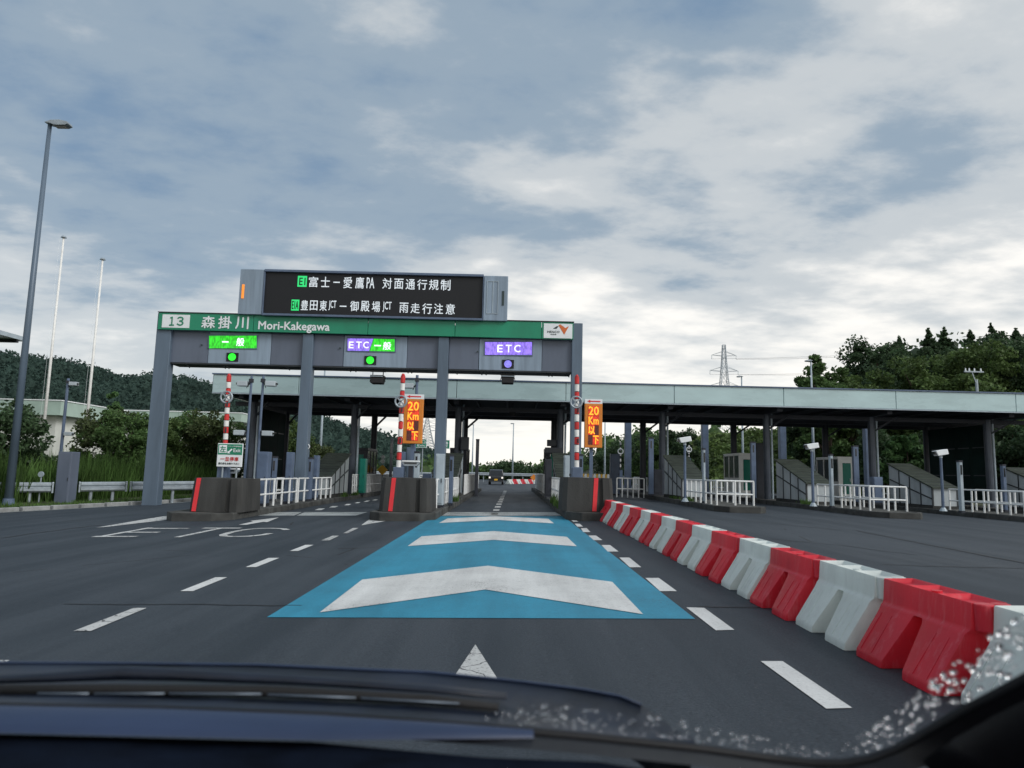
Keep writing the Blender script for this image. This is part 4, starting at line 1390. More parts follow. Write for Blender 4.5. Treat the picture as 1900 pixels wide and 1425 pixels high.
# small lens pole by the stair cover
for px, pyt, Y, k, lab in ((571, 829, 27.0, 'A', 'thin pole with a round lens by the stop sign island stair cover'),):
    p = at(px, pyt, Y)
    t = thing('lens_pole', lab, 'lens pole', (p.x, Y, top(k)))
    MB().cyl((p.x, Y, top(k)), (p.x, Y, p.z - .08), .03, n=8).build('pole', M['steel_pale'], t)
    MB().cyl((p.x, Y - .1, p.z), (p.x, Y + .06, p.z), .1, n=16).build('housing', M['trim_dark'], t)
    MB().ring((p.x, Y - .1, p.z), .09, .02).build('rim', M['sign_white'], t)

# exit islands
EXL = {'D': 'the first island beyond the barrier row', 'E': 'the second island beyond the barrier row', 'F': 'the third island beyond the barrier row', 'G': 'the outermost island'}
for k in 'DEFG':
    X = IX[k]
    e = .62
    railing([(X - e, 28.3), (X - e, 24.2), (X + e, 24.2), (X + e, 28.6)], k, f'white railing wrapped round the end of {EXL[k]}', step=.72)
    hood(k, f'sloping stairwell cover with pale side panels on {EXL[k]}')
    if k in 'EF':
        booth(k, f'white toll booth with green door on {EXL[k]}', X=X - .32)
    railing([(X + e, 43.0), (X + e, 47.6)], k, f'white railing behind the canopy on {EXL[k]}', step=.6)


def toll_camera(px, pyt, Y, k, label):
    """pole with a tilted white camera head"""
    p = at(px, pyt, Y)
    zb = top(k)
    t = thing('toll_camera', label, 'camera', (p.x, Y, zb), 'white headed lane cameras')
    MB().cyl((p.x, Y, zb - .01), (p.x, Y, p.z - .12), .055, .045, 10).build('pole', M['steel_blue'], t)
    MB().cyl((p.x, Y, zb - .01), (p.x, Y, zb + .12), .14, .07, 10).build('foot', M['steel_pale'], t)
    MB().cyl((p.x, Y, p.z - .2), (p.x, Y, p.z - .06), .06, n=10).build('swivel', M['camera_box'], t)
    hp = [(-.25, .06), (.2, .14), (.24, -.05), (-.16, -.13)]
    MB().prism([(p.x + q[0], Y - .14, p.z + q[1]) for q in hp], (0, .3, 0)).build('camera_head', M['sign_white'], t, bevel=.02)
    MB().box(p.x - .28, p.x - .2, Y - .1, Y + .1, p.z - .08, p.z + .03).build('lens', M['glass_dark'], t)
    return t


toll_camera(1270.5, 816, 27.0, 'D', 'white camera head on a blue pole on the first island beyond the barrier row')
toll_camera(1506, 828, 27.2, 'E', 'white camera head on a blue pole on the second island beyond the barrier row')
toll_camera(1745, 840, 27.2, 'F', 'white camera head on a blue pole on the third island beyond the barrier row')
for px0, px1, pyt, Y, k, lab, m in ((1305, 1309, 832, 25.6, 'D', 'slim pale post inside the railing of the first island beyond the barrier row', 'steel_pale'),
                                  (1541, 1546, 843, 25.8, 'E', 'slim pale post inside the railing of the second island beyond the barrier row', 'steel_pale'),
                                  (1780, 1786, 855, 25.8, 'F', 'slim pale post inside the railing of the third island beyond the barrier row', 'steel_pale'),
                                  (1204, 1213, 812, 33.8, 'D', 'tall blue post beside the first exit column', 'steel_blue'),
                                  (1394, 1403, 820, 34.0, 'E', 'tall blue grey post beside the white booth of the second exit island', 'steel_blue'),
                                  (1584, 1594, 827, 34.0, 'F', 'tall blue grey post beside the white booth of the third exit island', 'steel_blue'),
                                  (1860, 1866, 862, 29.5, 'G', 'slim blue post on the outermost island', 'steel_blue')):
    cabinet(px0, px1, pyt, Y, k, lab, m=m, d=.18, door=False, name='sensor_post', cat='sensor post')
for px0, px1, pyt, Y, k, lab, m in ((1213, 1229, 871, 34.6, 'D', 'dark cabinet between the columns of the first exit island', 'steel_dark'),
                                  (1620, 1637, 885, 31.5, 'E', 'blue cabinet behind the railing of the second exit island', 'steel_blue'),
                                  (1133, 1150, 842, 40.0, None, 'purple grey machine beside the exit lane railing', 'steel_blue'),
                                  (1403, 1419, 822, 36.2, 'E', 'dark lane signal cabinet beside the second exit column', 'steel_dark')):
    cabinet(px0, px1, pyt, Y, k, lab, m=m, d=.4)
# small distant arms with rings on the exit lanes
for px, pyt, pyb, Y, lab in ((1151, 820, 872, 48, 'small striped arm with ring behind the exit lane machine'), (1278, 826, 850, 50, 'small striped arm with ring behind the first exit stair cover')):
    a, b = at(px, pyb, Y), at(px + .3, pyt, Y)
    t = thing('barrier_arm', lab, 'barrier arm', (a.x, Y, g(a.x)), 'raised barrier arms')
    MB().box(a.x - .15, a.x + .15, Y, Y + .3, g(a.x), a.z).build('base_cabinet', M['steel_blue'], t)
    for i in range(10):
        MB().cyl(a.lerp(b, i / 10), a.lerp(b, (i + 1) / 10), .05, n=8).build('band', M['pole_white' if i % 2 else 'trim_dark'], t)
    c = a.lerp(b, .66)
    MB().ring((c.x, Y - .04, c.z), .17, .04, n=16, m=6).build('ring', M['sign_white'], t)
railing([(xz(1145, 36), 36.0), (xz(1195, 36), 36.0)], None, 'white railing across the closed exit lane beside the first island', h=.95, step=.3)
# striped fence seen behind the block
t = thing('striped_fence', 'white and yellow striped fence boards behind the orange speed sign', 'fence', (xz(1105, 46), 46, 0))
for i in range(12):
    x0 = xz(1082, 46) + i * .145
    MB().box(x0, x0 + .11, 46, 46.04, .7, 1.25).build('board', M['sign_white' if i % 2 else 'yellow'], t)
MB().box(xz(1082, 46) - .05, xz(1082, 46) + 1.8, 46.05, 46.1, .85, .95).build('rail', M['rail_white'], t)
for x in (xz(1082, 46), xz(1082, 46) + 1.7):
    MB().box(x, x + .06, 46.1, 46.16, 0, .9).build('leg', M['rail_white'], t)
# dark signal boxes and plates under the canopy
for px0, py0, px1, py1, Y, lab in ((1010, 831, 1041, 842, 35.5, 'brown box sign on the column of the barrier row island'), (1014, 817, 1032, 829, 36.0, 'small grey lattice plate above the brown box sign'),
                                   (857, 812, 871, 836, 35.5, 'dark box sign on the column between the ETC lanes')):
    a, b = at(px0, py0, Y), at(px1, py1, Y)
    t = thing('box_sign', lab, 'sign box', ((a.x + b.x) / 2, Y, b.z), 'dark boxes on the canopy columns')
    MB().box(a.x, b.x, Y - .75, Y - .45, b.z, a.z).build('housing', M['steel_dark'], t, bevel=.02)
    MB().box(a.x + .04, b.x - .04, Y - .765, Y - .745, b.z + .04, a.z - .04).build('face', M['trim_dark'], t)
    MB().bar(((a.x + b.x) / 2, Y - .45, (a.z + b.z) / 2), ((a.x + b.x) / 2, Y, (a.z + b.z) / 2), .06).build('bracket', M['steel_dark'], t)
for px, py, Y, lab in ((951, 768, 35.0, 'small black camera unit hanging under the canopy over the purple lane'), (788, 766, 35.0, 'small black camera unit hanging under the canopy between the columns')):
    a = at(px, py, Y)
    t = thing('antenna_unit', lab, 'antenna', (a.x, Y, a.z), 'antennas under the canopy')
    MB().prism([(a.x - .16, Y, a.z + .09), (a.x + .16, Y, a.z + .09), (a.x + .13, Y, a.z - .09), (a.x - .13, Y, a.z - .09)], (0, .3, 0)).build('antenna_body', M['rubber'], t)
    MB().cyl((a.x, Y + .15, a.z), (a.x, Y + .15, cz0 + .05), .03, n=6).build('hanger', M['steel_dark'], t)
# booth blind side: the teal end panel seen beside the lane
# ------------------------------------------------------------------ water filled barriers
def barrier_body():
    mb = MB()
    L = .96
    zs = [0, .05, .30, .33, .35, .50]
    hd = [.33, .322, .155, .14, .115, .10]
    def half(z):
        return float(np.interp(z, zs, hd))
    def foot(y0b, y1b, y0t, y1t):
        rings = []
        for z in (0.0, .05, .31):
            t_ = z / .31
            a, b = y0b + (y0t - y0b) * t_, y1b + (y1t - y1b) * t_
            h_ = half(z)
            rings.append([Vector((-h_, a, z)), Vector((h_, a, z)), Vector((h_, b, z)), Vector((-h_, b, z))])
        return rings
    bm = bmesh.new()
    def V(x, y, z):
        return bm.verts.new((x, y, z))
    # columns of y positions, shared rings so that the body is one skin
    yb = [.03, .33, .63, .93]           # bottom: foot 1, foot 2
    levels = [(0.0, [.025, .355, .60, .935]), (.05, [.022, .362, .596, .938]), (.30, [.018, .425, .545, .942]), (.33, [.015, .44, .535, .945])]
    front, back = [], []
    for z, ys_ in levels:
        h_ = half(z)
        front.append([V(-h_, y, z) for y in ys_])
        back.append([V(h_, y, z) for y in ys_])
    up = [(.35, [0.0, .32, .64, L]), (.50, [0.0, .32, .64, L])]
    for z, ys_ in up:
        h_ = half(z)
        front.append([V(-h_, y, z) for y in ys_])
        back.append([V(h_, y, z) for y in ys_])
    Fc = bm.faces.new
    for k in range(5):
        for i in range(3):
            if i == 1 and k < 3:
                continue
            Fc((front[k][i + 1], front[k][i], front[k + 1][i], front[k + 1][i + 1]))
            Fc((back[k][i], back[k][i + 1], back[k + 1][i + 1], back[k + 1][i]))
        for i in (0, 3):
            Fc((front[k][i], back[k][i], back[k + 1][i], front[k + 1][i]) if i == 0 else (back[k][i], front[k][i], front[k + 1][i], back[k + 1][i]))
        if k < 3:
            Fc((back[k][1], front[k][1], front[k + 1][1], back[k + 1][1]))
            Fc((front[k][2], back[k][2], back[k + 1][2], front[k + 1][2]))
    Fc((front[3][1], front[3][2], back[3][2], back[3][1]))
    for i in (0, 2):
        Fc((front[0][i], front[0][i + 1], back[0][i + 1], back[0][i]))
    tops = []
    for i in range(3):
        tops.append(Fc((front[5][i], front[5][i + 1], back[5][i + 1], back[5][i])))
    bmesh.ops.recalc_face_normals(bm, faces=bm.faces)
    # shallow wells in the top
    r = bmesh.ops.inset_individual(bm, faces=tops, thickness=.035, depth=-.0)
    for f_ in tops:
        bmesh.ops.translate(bm, verts=list(f_.verts), vec=(0, 0, -.035))
    bmesh.ops.scale(bm, verts=bm.verts, vec=(1, .95, 1))
    sharp = [e for e in bm.edges if len(e.link_faces) == 2 and e.calc_face_angle(0) > .35]
    bmesh.ops.bevel(bm, geom=sharp, offset=.014, segments=2, profile=.6, affect='EDGES', clamp_overlap=True)
    me = bpy.data.meshes.new('barrier_body')
    bm.to_mesh(me)
    bm.free()
    for p_ in me.polygons:
        p_.use_smooth = True
    me.set_sharp_from_angle(angle=rad(38))
    return me


BODY = barrier_body()


def make_barrier(colour):
    m_ = M['plastic_' + colour]
    t = thing('water_barrier', '', '', (0, 0, 0))
    me = BODY if colour == 'red' else BODY.copy()
    me.materials.append(m_)
    o = bpy.data.objects.new('barrier_body', me)
    COL.objects.link(o)
    o.parent = t
    OFF[o] = Vector()
    for sx in (-.045, .045):
        MB().cyl((sx, -.02, .35), (sx, -.02, .495), .05, n=14).build('connector', m_, t, bevel=.01)
    MB().cyl((0, .48, .45), (0, .48, .485), .03, n=14).build('filler_cap', m_, t)
    for s in (-1, 1):
        for yc in (.18, .78):
            for dy in (-.06, .06):
                MB().bar((s * .313, yc + dy * 1.1, .06), (s * .162, yc + dy, .285), .016, .011).build('rib', m_, t)
    return t


protos = {}
def place_barrier(colour, loc, rz, label, group):
    if colour not in protos:
        protos[colour] = make_barrier(colour)
        o = protos[colour]
    else:
        o = copy_tree(protos[colour])
    o.location = loc
    o.rotation_euler = (rz[0], rz[1], rz[2])
    return tag(o, label, 'barrier', group)


for i in range(17):
    y = 3.0 + i * .985
    x = 2.615 + random.uniform(-.018, .018) + (.1 if i == 0 else .03 if i == 1 else 0)
    c = 'red' if i % 2 else 'white'
    place_barrier(c, (x, y, g(x)), (0, -math.atan(S), random.uniform(-.02, .02)), {0: 'white plastic barrier seen through the rain beads at the windscreen corner', 1: 'large red plastic barrier next to the rain beaded windscreen corner', 16: 'white plastic barrier closing the row at the concrete block'}.get(i, f'{c} plastic water filled barrier in the long row beside the cyan lane'), f'{c} barriers in the row beside the cyan lane')
for i in range(9):
    c = 'red' if i % 2 else 'white'
    x, y = -.2 + .44 * i, 76 + i * .85
    place_barrier(c, (x, y, g(x, y)), (0, 0, -.47), f'{c} plastic barrier in the far row where the road bends', f'{c} barriers at the far bend')
# orange arrow board on the far row
a = at(990, 889, 75)
t = thing('arrow_board', 'orange diamond board in front of the far barrier row', 'sign', (a.x, 75, g(a.x, 75)))
MB().prism([(a.x - .35, 75, .75), (a.x, 75, .4), (a.x + .35, 75, .75), (a.x, 75, 1.1)], (0, .03, 0)).build('plate', M['sign_orange'], t)
MB().box(a.x - .03, a.x + .03, 75.04, 75.1, 0, .8).build('leg', M['galv'], t)

# ------------------------------------------------------------------ vegetation
def leaf_quads(P, size, rng, flat=0.0):
    n = len(P)
    a = rng.normal(size=(n, 3))
    a /= np.linalg.norm(a, axis=1)[:, None]
    b = rng.normal(size=(n, 3))
    if flat:
        a[:, 2] *= (1 - flat)
        b[:, 2] *= (1 - flat)
        a /= np.linalg.norm(a, axis=1)[:, None]
    b -= a * (a * b).sum(1)[:, None]
    b /= np.linalg.norm(b, axis=1)[:, None]
    s = (size * rng.uniform(.55, 1.25, n))[:, None]
    v = np.stack([P + a * s * .6, P + b * s * .38, P - a * s * .6, P - b * s * .38], 1).reshape(-1, 3)
    return v, np.arange(4 * n).reshape(n, 4)


def crown_points(kind, h, r, z0, n, rng):
    """points of foliage gathered in clumps through the crown"""
    out = []
    if kind == 'cone':
        nl = 130
        for i in range(nl):
            u = rng.uniform(0, 1) ** .8
            z = z0 + (h - z0) * u
            rr = r * (1 - u) ** .95 * rng.uniform(.35, 1.1)
            th = rng.uniform(0, 2 * math.pi)
            c = np.array([rr * math.cos(th), rr * math.sin(th), z - .25 * rr])
            out.append(c + rng.normal(size=(n // nl, 3)) * np.array([.3, .3, .14]) * (r * .5 * (1.08 - u)))
        out.append(np.c_[rng.normal(size=(80, 2)) * .07, rng.uniform(h * .9, h * 1.03, 80)])
    else:
        nl = 80
        for i in range(nl):
            d = rng.normal(size=3)
            d /= np.linalg.norm(d)
            u = rng.uniform(.45, 1.0)
            hh = (h - z0) / 2
            lump = 1 + .22 * math.sin(3 * math.atan2(d[1], d[0]) + h * 7) + .12 * math.sin(7 * d[2] + r * 9)
            c = np.array([d[0] * r * u * lump, d[1] * r * u * lump, z0 + hh + d[2] * hh * u])
            cr = r * rng.uniform(.16, .32)
            q = rng.normal(size=(n // nl, 3))
            q /= np.linalg.norm(q, axis=1)[:, None]
            out.append(c + q * cr * rng.uniform(.5, 1.0, (n // nl, 1)) * np.array([1, 1, .75]))
    return np.concatenate(out)


def tree(name, x, y, h, r, kind, leafm, label, group, n=3200, size=.32, z0f=.25, trunk_r=None, cat='tree'):
    rng = np.random.default_rng(int(abs(x * 131 + y * 17)) + 5)
    z = gz(x, y) - .05
    t = thing(name, label, cat, (x, y, z), group)
    tr = trunk_r or max(.05, h * .022)
    tb = MB().cyl((x, y, z), (x + .05 * r, y, z + h * .75), tr, tr * .35, 8)
    for i in range(7):
        th = rng.uniform(0, 6.28)
        zz = z + h * rng.uniform(z0f * .6, .6)
        tb.cyl((x, y, zz), (x + math.cos(th) * r * .7, y + math.sin(th) * r * .7, zz + h * .2), tr * .4, tr * .12, 5)
    tb.build('trunk', M['bark'], t)
    P = crown_points(kind, h, r, h * z0f, n, rng) + np.array([x, y, z])
    v, f = leaf_quads(P, size, rng, .2)
    mesh_np('crown', v, f, leafm, t)
    return t


def ptree(px, pyt, Y, r, kind, leafm, label, group, **kw):
    p = at(px, pyt, Y)
    return tree(kw.pop('name', 'tree'), p.x, Y, max(p.z - gz(p.x, Y), 1.0), r, kind, M[leafm], label, group, **kw)


TOPT = 'trees on the bank behind the canopy'
LT = {'leaf_dark': 'dark green broadleaf tree on the bank showing above the canopy', 'leaf_olive': 'olive green bushy tree on the bank showing above the canopy',
      'leaf_mid': 'mid green broadleaf tree on the bank showing above the canopy', 'cone': 'dark pointed conifer standing behind the bank trees'}
for px, pyt, Y, r, kind, lm2 in ((1505, 700, 64, 1.6, 'ball', 'leaf_dark'), (1532, 645, 61, 1.9, 'ball', 'leaf_mid'), (1572, 668, 64, 2.2, 'ball', 'leaf_olive'), (1622, 620, 74, 3.2, 'ball', 'leaf_dark'),
                                (1668, 628, 78, 3.2, 'cone', 'leaf_dark'), (1650, 668, 68, 2.6, 'ball', 'leaf_dark'), (1700, 652, 63, 2.5, 'ball', 'leaf_olive'), (1722, 614, 80, 3.3, 'cone', 'leaf_dark'), (1752, 612, 82, 3.4, 'cone', 'leaf_dark'),
                                (1745, 640, 74, 3.0, 'ball', 'leaf_dark'), (1780, 690, 60, 2.0, 'ball', 'leaf_olive'), (1808, 628, 66, 2.9, 'ball', 'leaf_olive'), (1800, 616, 84, 3.4, 'cone', 'leaf_dark'), (1838, 604, 82, 3.6, 'cone', 'leaf_dark'), (1852, 622, 74, 3.2, 'ball', 'leaf_dark'),
                                (1885, 614, 78, 3.6, 'cone', 'leaf_dark'), (1900, 640, 66, 3.0, 'ball', 'leaf_dark'), (1850, 700, 58, 2.2, 'ball', 'leaf_olive'), (1940, 605, 76, 3.5, 'ball', 'leaf_dark'), (1990, 610, 70, 3.5, 'ball', 'leaf_mid')):
    ptree(px, pyt, Y, r * 1.4, kind, lm2, LT['cone' if kind == 'cone' else lm2], TOPT + ': ' + ('conifers' if kind == 'cone' else lm2.split('_')[1]), n=15000, size=.29, z0f=.05)
for px, pyt, Y, r, lm2, lab in ((1680, 806, 47, 1.5, 'leaf_light', 'pale green round bush in front of the dark end screen'), (1875, 765, 44, 3.0, 'leaf_dark', 'dark tree behind the outermost canopy column'), (1930, 770, 42, 2.8, 'leaf_dark', 'dark tree at the very edge beyond the outermost column'),
                                (1640, 790, 56, 2.5, 'leaf_dark', 'dark bush behind the third exit column'), (1720, 790, 58, 2.6, 'leaf_dark', 'dark bush hidden behind the dark end screen'), (1185, 800, 92, 4.0, 'leaf_dark', 'dark round tree seen beside the first exit column under the canopy'),
                                (1140, 826, 108, 4.0, 'leaf_dark', 'dark tree at the foot of the bank beyond the speed sign'), (1222, 806, 88, 3.5, 'leaf_mid', 'mid green tree on the bank behind the first exit column'), (1262, 794, 82, 2.6, 'leaf_dark', 'dark tree on the crest of the bank seen between the exit columns'),
                                (945, 856, 112, 3.4, 'leaf_dark', 'dark round tree beyond the far bend of the road'), (986, 867, 108, 2.9, 'leaf_dark', 'low dome shaped bush beyond the far barrier row'), (905, 866, 120, 3.0, 'leaf_mid', 'mid green bush beyond the far bend by the dark car'),
                                (1010, 862, 118, 3.0, 'leaf_mid', 'mid green bush beside the box sign column far beyond')):
    ptree(px, pyt, Y, r, 'ball', lm2, lab, None, n=9000, size=.27, z0f=.03)
# shrubs and trees along the verge
for px, pyt, Y, r, lm2, lab, z0 in ((2, 742, 27, 1.7, 'leaf_dark', 'dark tree beside the tall lamp post', .3), (62, 835, 30, 1.0, 'leaf_dark', 'low dark bush beside the tall lamp post', .1),
                                    (205, 752, 36, 1.7, 'leaf_rust', 'reddish brown shrub beside the flagpole', .1), (212, 728, 37, .6, 'leaf_light', 'slim yellow green sapling above the reddish shrub', .3), (245, 758, 35, 1.9, 'leaf_mid', 'dense green shrub beside the gantry post', .08),
                                    (335, 764, 40, 1.9, 'leaf_mid', 'mid green shrub between the gantry post and the stop sign', .1), (356, 756, 42, 1.6, 'leaf_olive', 'olive shrub with upright shoots behind the striped arm', .1), (395, 762, 40, 1.8, 'leaf_rust', 'brownish shrub behind the striped arm', .1),
                                    (438, 770, 42, 1.8, 'leaf_mid', 'mid green shrub behind the camera masts', .1), (305, 768, 38, 1.5, 'leaf_olive', 'olive shrub hard against the gantry post', .1),
                                    (540, 778, 49, 1.6, 'leaf_olive', 'tall olive shrub behind the gantry post under the canopy', .1), (578, 818, 50, 1.7, 'leaf_rust', 'low brownish shrub beyond the stair cover of the stop sign island', .1), (612, 845, 56, 1.6, 'leaf_mid', 'low green shrub beyond the stair cover roof', .05)):
    ptree(px, pyt, Y, r, 'ball', lm2, lab, None, n=8000, size=.15, z0f=z0, name='shrub', cat='shrub', trunk_r=.05)

# tall weeds on the verge, one mass
def blades(name, region, n, hmin, hmax, label, m='grass', w=.018, rng=np.random.default_rng(3)):
    V, Fs = [], []
    pts = region(n, rng)
    n = len(pts)
    h = hmin + (hmax - hmin) * rng.uniform(0, 1, n) ** 1.3 * (.62 + .38 * np.sin(pts[:, 0] * 1.7 + 1.3 * np.sin(pts[:, 1])) * np.sin(pts[:, 1] * 1.1))
    th = rng.uniform(0, 6.28, n)
    lean = rng.normal(size=(n, 2)) * .16 * h[:, None]
    dx, dy = np.cos(th) * w, np.sin(th) * w
    x, y, z = pts.T
    b0 = np.c_[x - dx, y - dy, z]
    b1 = np.c_[x + dx, y + dy, z]
    m0 = np.c_[x - dx * .8 + lean[:, 0] * .4, y - dy * .8 + lean[:, 1] * .4, z + h * .55]
    m1 = np.c_[x + dx * .8 + lean[:, 0] * .4, y + dy * .8 + lean[:, 1] * .4, z + h * .55]
    tp = np.c_[x + lean[:, 0], y + lean[:, 1], z + h]
    tq = tp + np.c_[dx * .2, dy * .2, np.zeros(n)]
    v = np.stack([b0, b1, m1, m0, tq, tp], 1).reshape(-1, 3)
    i = np.arange(n) * 6
    f = np.concatenate([np.c_[i, i + 1, i + 2, i + 3], np.c_[i + 3, i + 2, i + 4, i + 5]])
    o = mesh_np(name, v, f, M[m], kind='stuff')
    return tag(o, label, 'grass')


def verge_region(n, rng):
    y = rng.uniform(20, 40, n)
    ex = np.interp(y, [21.7, 29, 45], [-15.9, -13.8, -13.4])
    d = rng.uniform(1.9, 15, n) if True else 0
    x = ex - d
    return np.c_[x, y, np.array([g(a) + .12 for a in x])]


def verge_low(n, rng):
    y = rng.uniform(12, 40, n)
    ex = np.interp(y, [8, 14, 21.7, 29, 45], [-18.2, -17.2, -15.9, -13.8, -13.4])
    x = ex - .1 - rng.uniform(0, 1, n) ** 1.4 * 5
    return np.c_[x, y, np.array([g(a) + .06 for a in x])]


blades('tall_grass', verge_region, 42000, .85, 2.3, 'tall green weeds growing on the verge behind the guardrails', w=.022)
blades('short_grass', verge_low, 16000, .08, .3, 'short rough grass along the kerb of the verge', w=.012)


def tuft_region(n, rng):
    out = []
    spots = [(1.5, 20.9, .25), (1.52, 21.6, .3), (1.5, 22.6, .25), (-7.1, 33, .3), (-7.1, 31, .3), (-1.95, 26, .3), (6.85, 27.5, .4), (6.9, 30, .4), (8.3, 32, .4), (12, 29, .4), (-7.2, 34.5, .35), (1.52, 24.5, .3)]
    for i in range(n):
        s = spots[i % len(spots)]
        x, y = s[0] + rng.normal() * .05, s[1] + rng.normal() * s[2]
        out.append((x, y, g(x) + .17))
    return np.array(out)


blades('island_weeds', tuft_region, 1500, .1, .38, 'weed tufts growing out of the island kerbs', w=.01, m='grass')

# kudzu and scrub over the bank
rng = np.random.default_rng(11)
P = []
while len(P) < 60000:
    y = rng.uniform(42, 118)
    fx = interp(FOOT, y)
    x = fx + rng.uniform(-1.5, 24)
    P.append((x, y, gz(x, y) + abs(rng.normal()) * .28 + .5 * max(0, math.sin(x * .9 + y * .55) * math.sin(y * .83 - x * .3))))
P = np.array(P)
v, f = leaf_quads(P, .5, rng, .35)
k = len(f) // 3
tag(mesh_np('bank_scrub', v, f[k:], M['leaf_kudzu'], kind='stuff'), 'green creepers and scrub covering the bank behind the exit lanes', 'scrub')
tag(mesh_np('bank_scrub', v, f[:k], M['leaf_olive'], kind='stuff'), 'yellowish creepers mixed into the scrub on the bank', 'scrub')


# far wooded hills, one mass
def wood(name, pts, r, leafm, label, per=64, size=.95, seed=5):
    rng = np.random.default_rng(seed)
    V = []
    base = []
    ico = bmesh.new()
    bmesh.ops.create_icosphere(ico, subdivisions=1, radius=1)
    iv = np.array([q.co[:] for q in ico.verts])
    iff = np.array([[q.index for q in f_.verts] for f_ in ico.faces])
    ico.free()
    for (x, y, z) in pts:
        rr = r * rng.uniform(.7, 1.25)
        hh = rr * rng.uniform(.9, 1.6)
        d = rng.normal(size=(per, 3))
        d /= np.linalg.norm(d, axis=1)[:, None]
        d[:, 2] = np.abs(d[:, 2]) * 1.0 - .15
        V.append(np.array([x, y, z + hh * .4]) + d * np.array([rr, rr, hh]) * rng.uniform(.8, 1.12, (per, 1)))
        base.append(iv * np.array([rr * .72, rr * .72, hh * .72]) + np.array([x, y, z + hh * .4]))
    P = np.concatenate(V)
    v, f = leaf_quads(P, size, rng)
    vb = np.concatenate(base)
    nb = len(iv)
    fb = np.concatenate([iff + i * nb for i in range(len(base))])
    fb4 = np.c_[fb, fb[:, 0]]
    tri = np.concatenate([np.c_[f[:, 0], f[:, 1], f[:, 2]], np.c_[f[:, 0], f[:, 2], f[:, 3]], fb + len(v)])
    return tag(mesh_np(name, np.concatenate([v, vb]), tri, leafm, kind='stuff'), label, 'wood')


rng = np.random.default_rng(21)
pts = []
while len(pts) < 2900:
    y = 112 + 130 * rng.uniform() ** .8
    x = rng.uniform(-215, 20)
    z = hill(x, y)
    if z > .8 and x / y > -.92:
        pts.append((x, y, z))
wood('far_forest', pts, 2.7, M['leaf_far_hazed'], 'dark wooded hillside behind the toll plaza')
pts = []
for i in range(170):
    x = -60 + i * .9
    pts.append((x + rng.normal() * 2, 150 + rng.uniform(-10, 25), gz(x, 150) - 1.0))
wood('far_treeline', pts, 2.6, M['leaf_mid'], 'low line of green trees beyond the far bend', per=60, size=.9, seed=8)
pts = [(rng.uniform(34, 150), rng.uniform(78, 125), 0) for _ in range(420)]
pts = [(x, y, gz(x, y) + rng.uniform(0, 5.5)) for x, y, z in pts if x > interp(FOOT, y) + 20 and x > .46 * y + 3]
wood('bank_forest', pts, 3.6, M['leaf_dark'], 'dark wood filling the top of the bank', per=150, size=.7, seed=9)

# ------------------------------------------------------------------ poles, rails and buildings
def lamp_post(px0, py0, px1, py1, Y, label, head_px, r=.09, group=None, headside=1, m='steel_pale'):
    a = at(px0, py0, Y)
    zt = at(px1, py1, Y).z
    x = a.x
    zb = gz(x, Y)
    t = thing('lamp_post', label, 'lamp post', (x, Y, zb), group)
    MB().cyl((x, Y, zb - .1), (x, Y, zt), r * 1.25, r * .6, 12).build('pole', M[m], t, smooth_shade=True)
    MB().cyl((x, Y, zb - .1), (x, Y, zb + .35), r * 1.9, r * 1.5, 12).build('base', M['steel_blue'], t)
    L = head_px * Y / F
    s = headside
    prof = [(-.12, .02), (.1, .12), (L * .55, .14), (L * .95, .07), (L, -.02), (L * .85, -.08), (L * .35, -.09), (.12, -.03)]
    lp = [(x + s * q[0] * 1.0, Y - .16, zt + q[1] * L / .8) for q in prof]
    h = MB().prism(lp if s > 0 else list(reversed(lp)), (0, .32, 0)).build('lamp_head', M['galv'], t, bevel=.02)
    MB().box(min(x + s * L * .3, x + s * L * .85), max(x + s * L * .3, x + s * L * .85), Y - .12, Y + .12, zt - .105 * L / .8, zt - .07 * L / .8).build('lens', M['glass_dark'], h)
    return t


lamp_post(20, 890, 93, 231, 24.0, 'tall grey lamp post on the verge beside the guardrail', 40, r=.11, m='gantry')
lamp_post(1511, 900, 1510, 670, 50.0, 'lamp post rising above the canopy before the bank trees', 11, r=.09, headside=-1)
lamp_post(1379, 890, 1379, 699, 58.0, 'lamp post rising above the canopy beside the pylon', 9, r=.09, headside=-1)
lamp_post(951, 872, 951, 786, 92.0, 'thin lamp post beyond the far barrier row', 6, r=.1, headside=-1)
lamp_post(876, 872, 876, 788, 92.0, 'thin lamp post beyond the dark car', 6, r=.1, headside=-1)
lamp_post(1122, 872, 1120, 775, 80.0, 'thin lamp post seen behind the orange speed sign', 6, r=.1, headside=-1)
lamp_post(593, 860, 593, 680, 52.0, 'grey lamp post rising behind the gantry post', 8, r=.09, headside=1)
for px0, px1, py0, py1, lab in ((160, 187.5, 825, 482, 'shorter white flagpole beside the reddish shrub'), (80, 114.5, 840, 441, 'taller white flagpole in front of the white building')):
    Y = 40
    x = at(px0, py0, Y).x
    zt = at(px1, py1, Y).z
    x = (x + at(px1, py1, Y).x) / 2
    t = thing('flagpole', lab, 'flagpole', (x, Y, gz(x, Y)), 'white flagpoles')
    MB().cyl((x, Y, gz(x, Y) - .1), (x, Y, zt), .095, .05, 12).build('pole', M['pole_white'], t, smooth_shade=True)
    MB().cyl((x, Y, zt), (x, Y, zt + .1), .16, .1, 12).build('finial', M['galv'], t)
    MB().cyl((x - .16, Y - .1, zt - .1), (x - .16, Y - .1, gz(x, Y) + 1.2), .005, n=5).build('halyard', M['sign_white'], t)
cctv(xz(120, 31, 770), 31, g(-17), at(121, 702, 31).z, 'slim camera pole standing in the tall weeds', [(at(130, 712, 31).z, 1), (at(123, 805, 31).z, 1)], r=.07)
cabinet(106, 132, 838, 25.8, None, 'dark blue roadside cabinet between the guardrail sections', m='gantry_panel', d=.5, zb=g(-17))
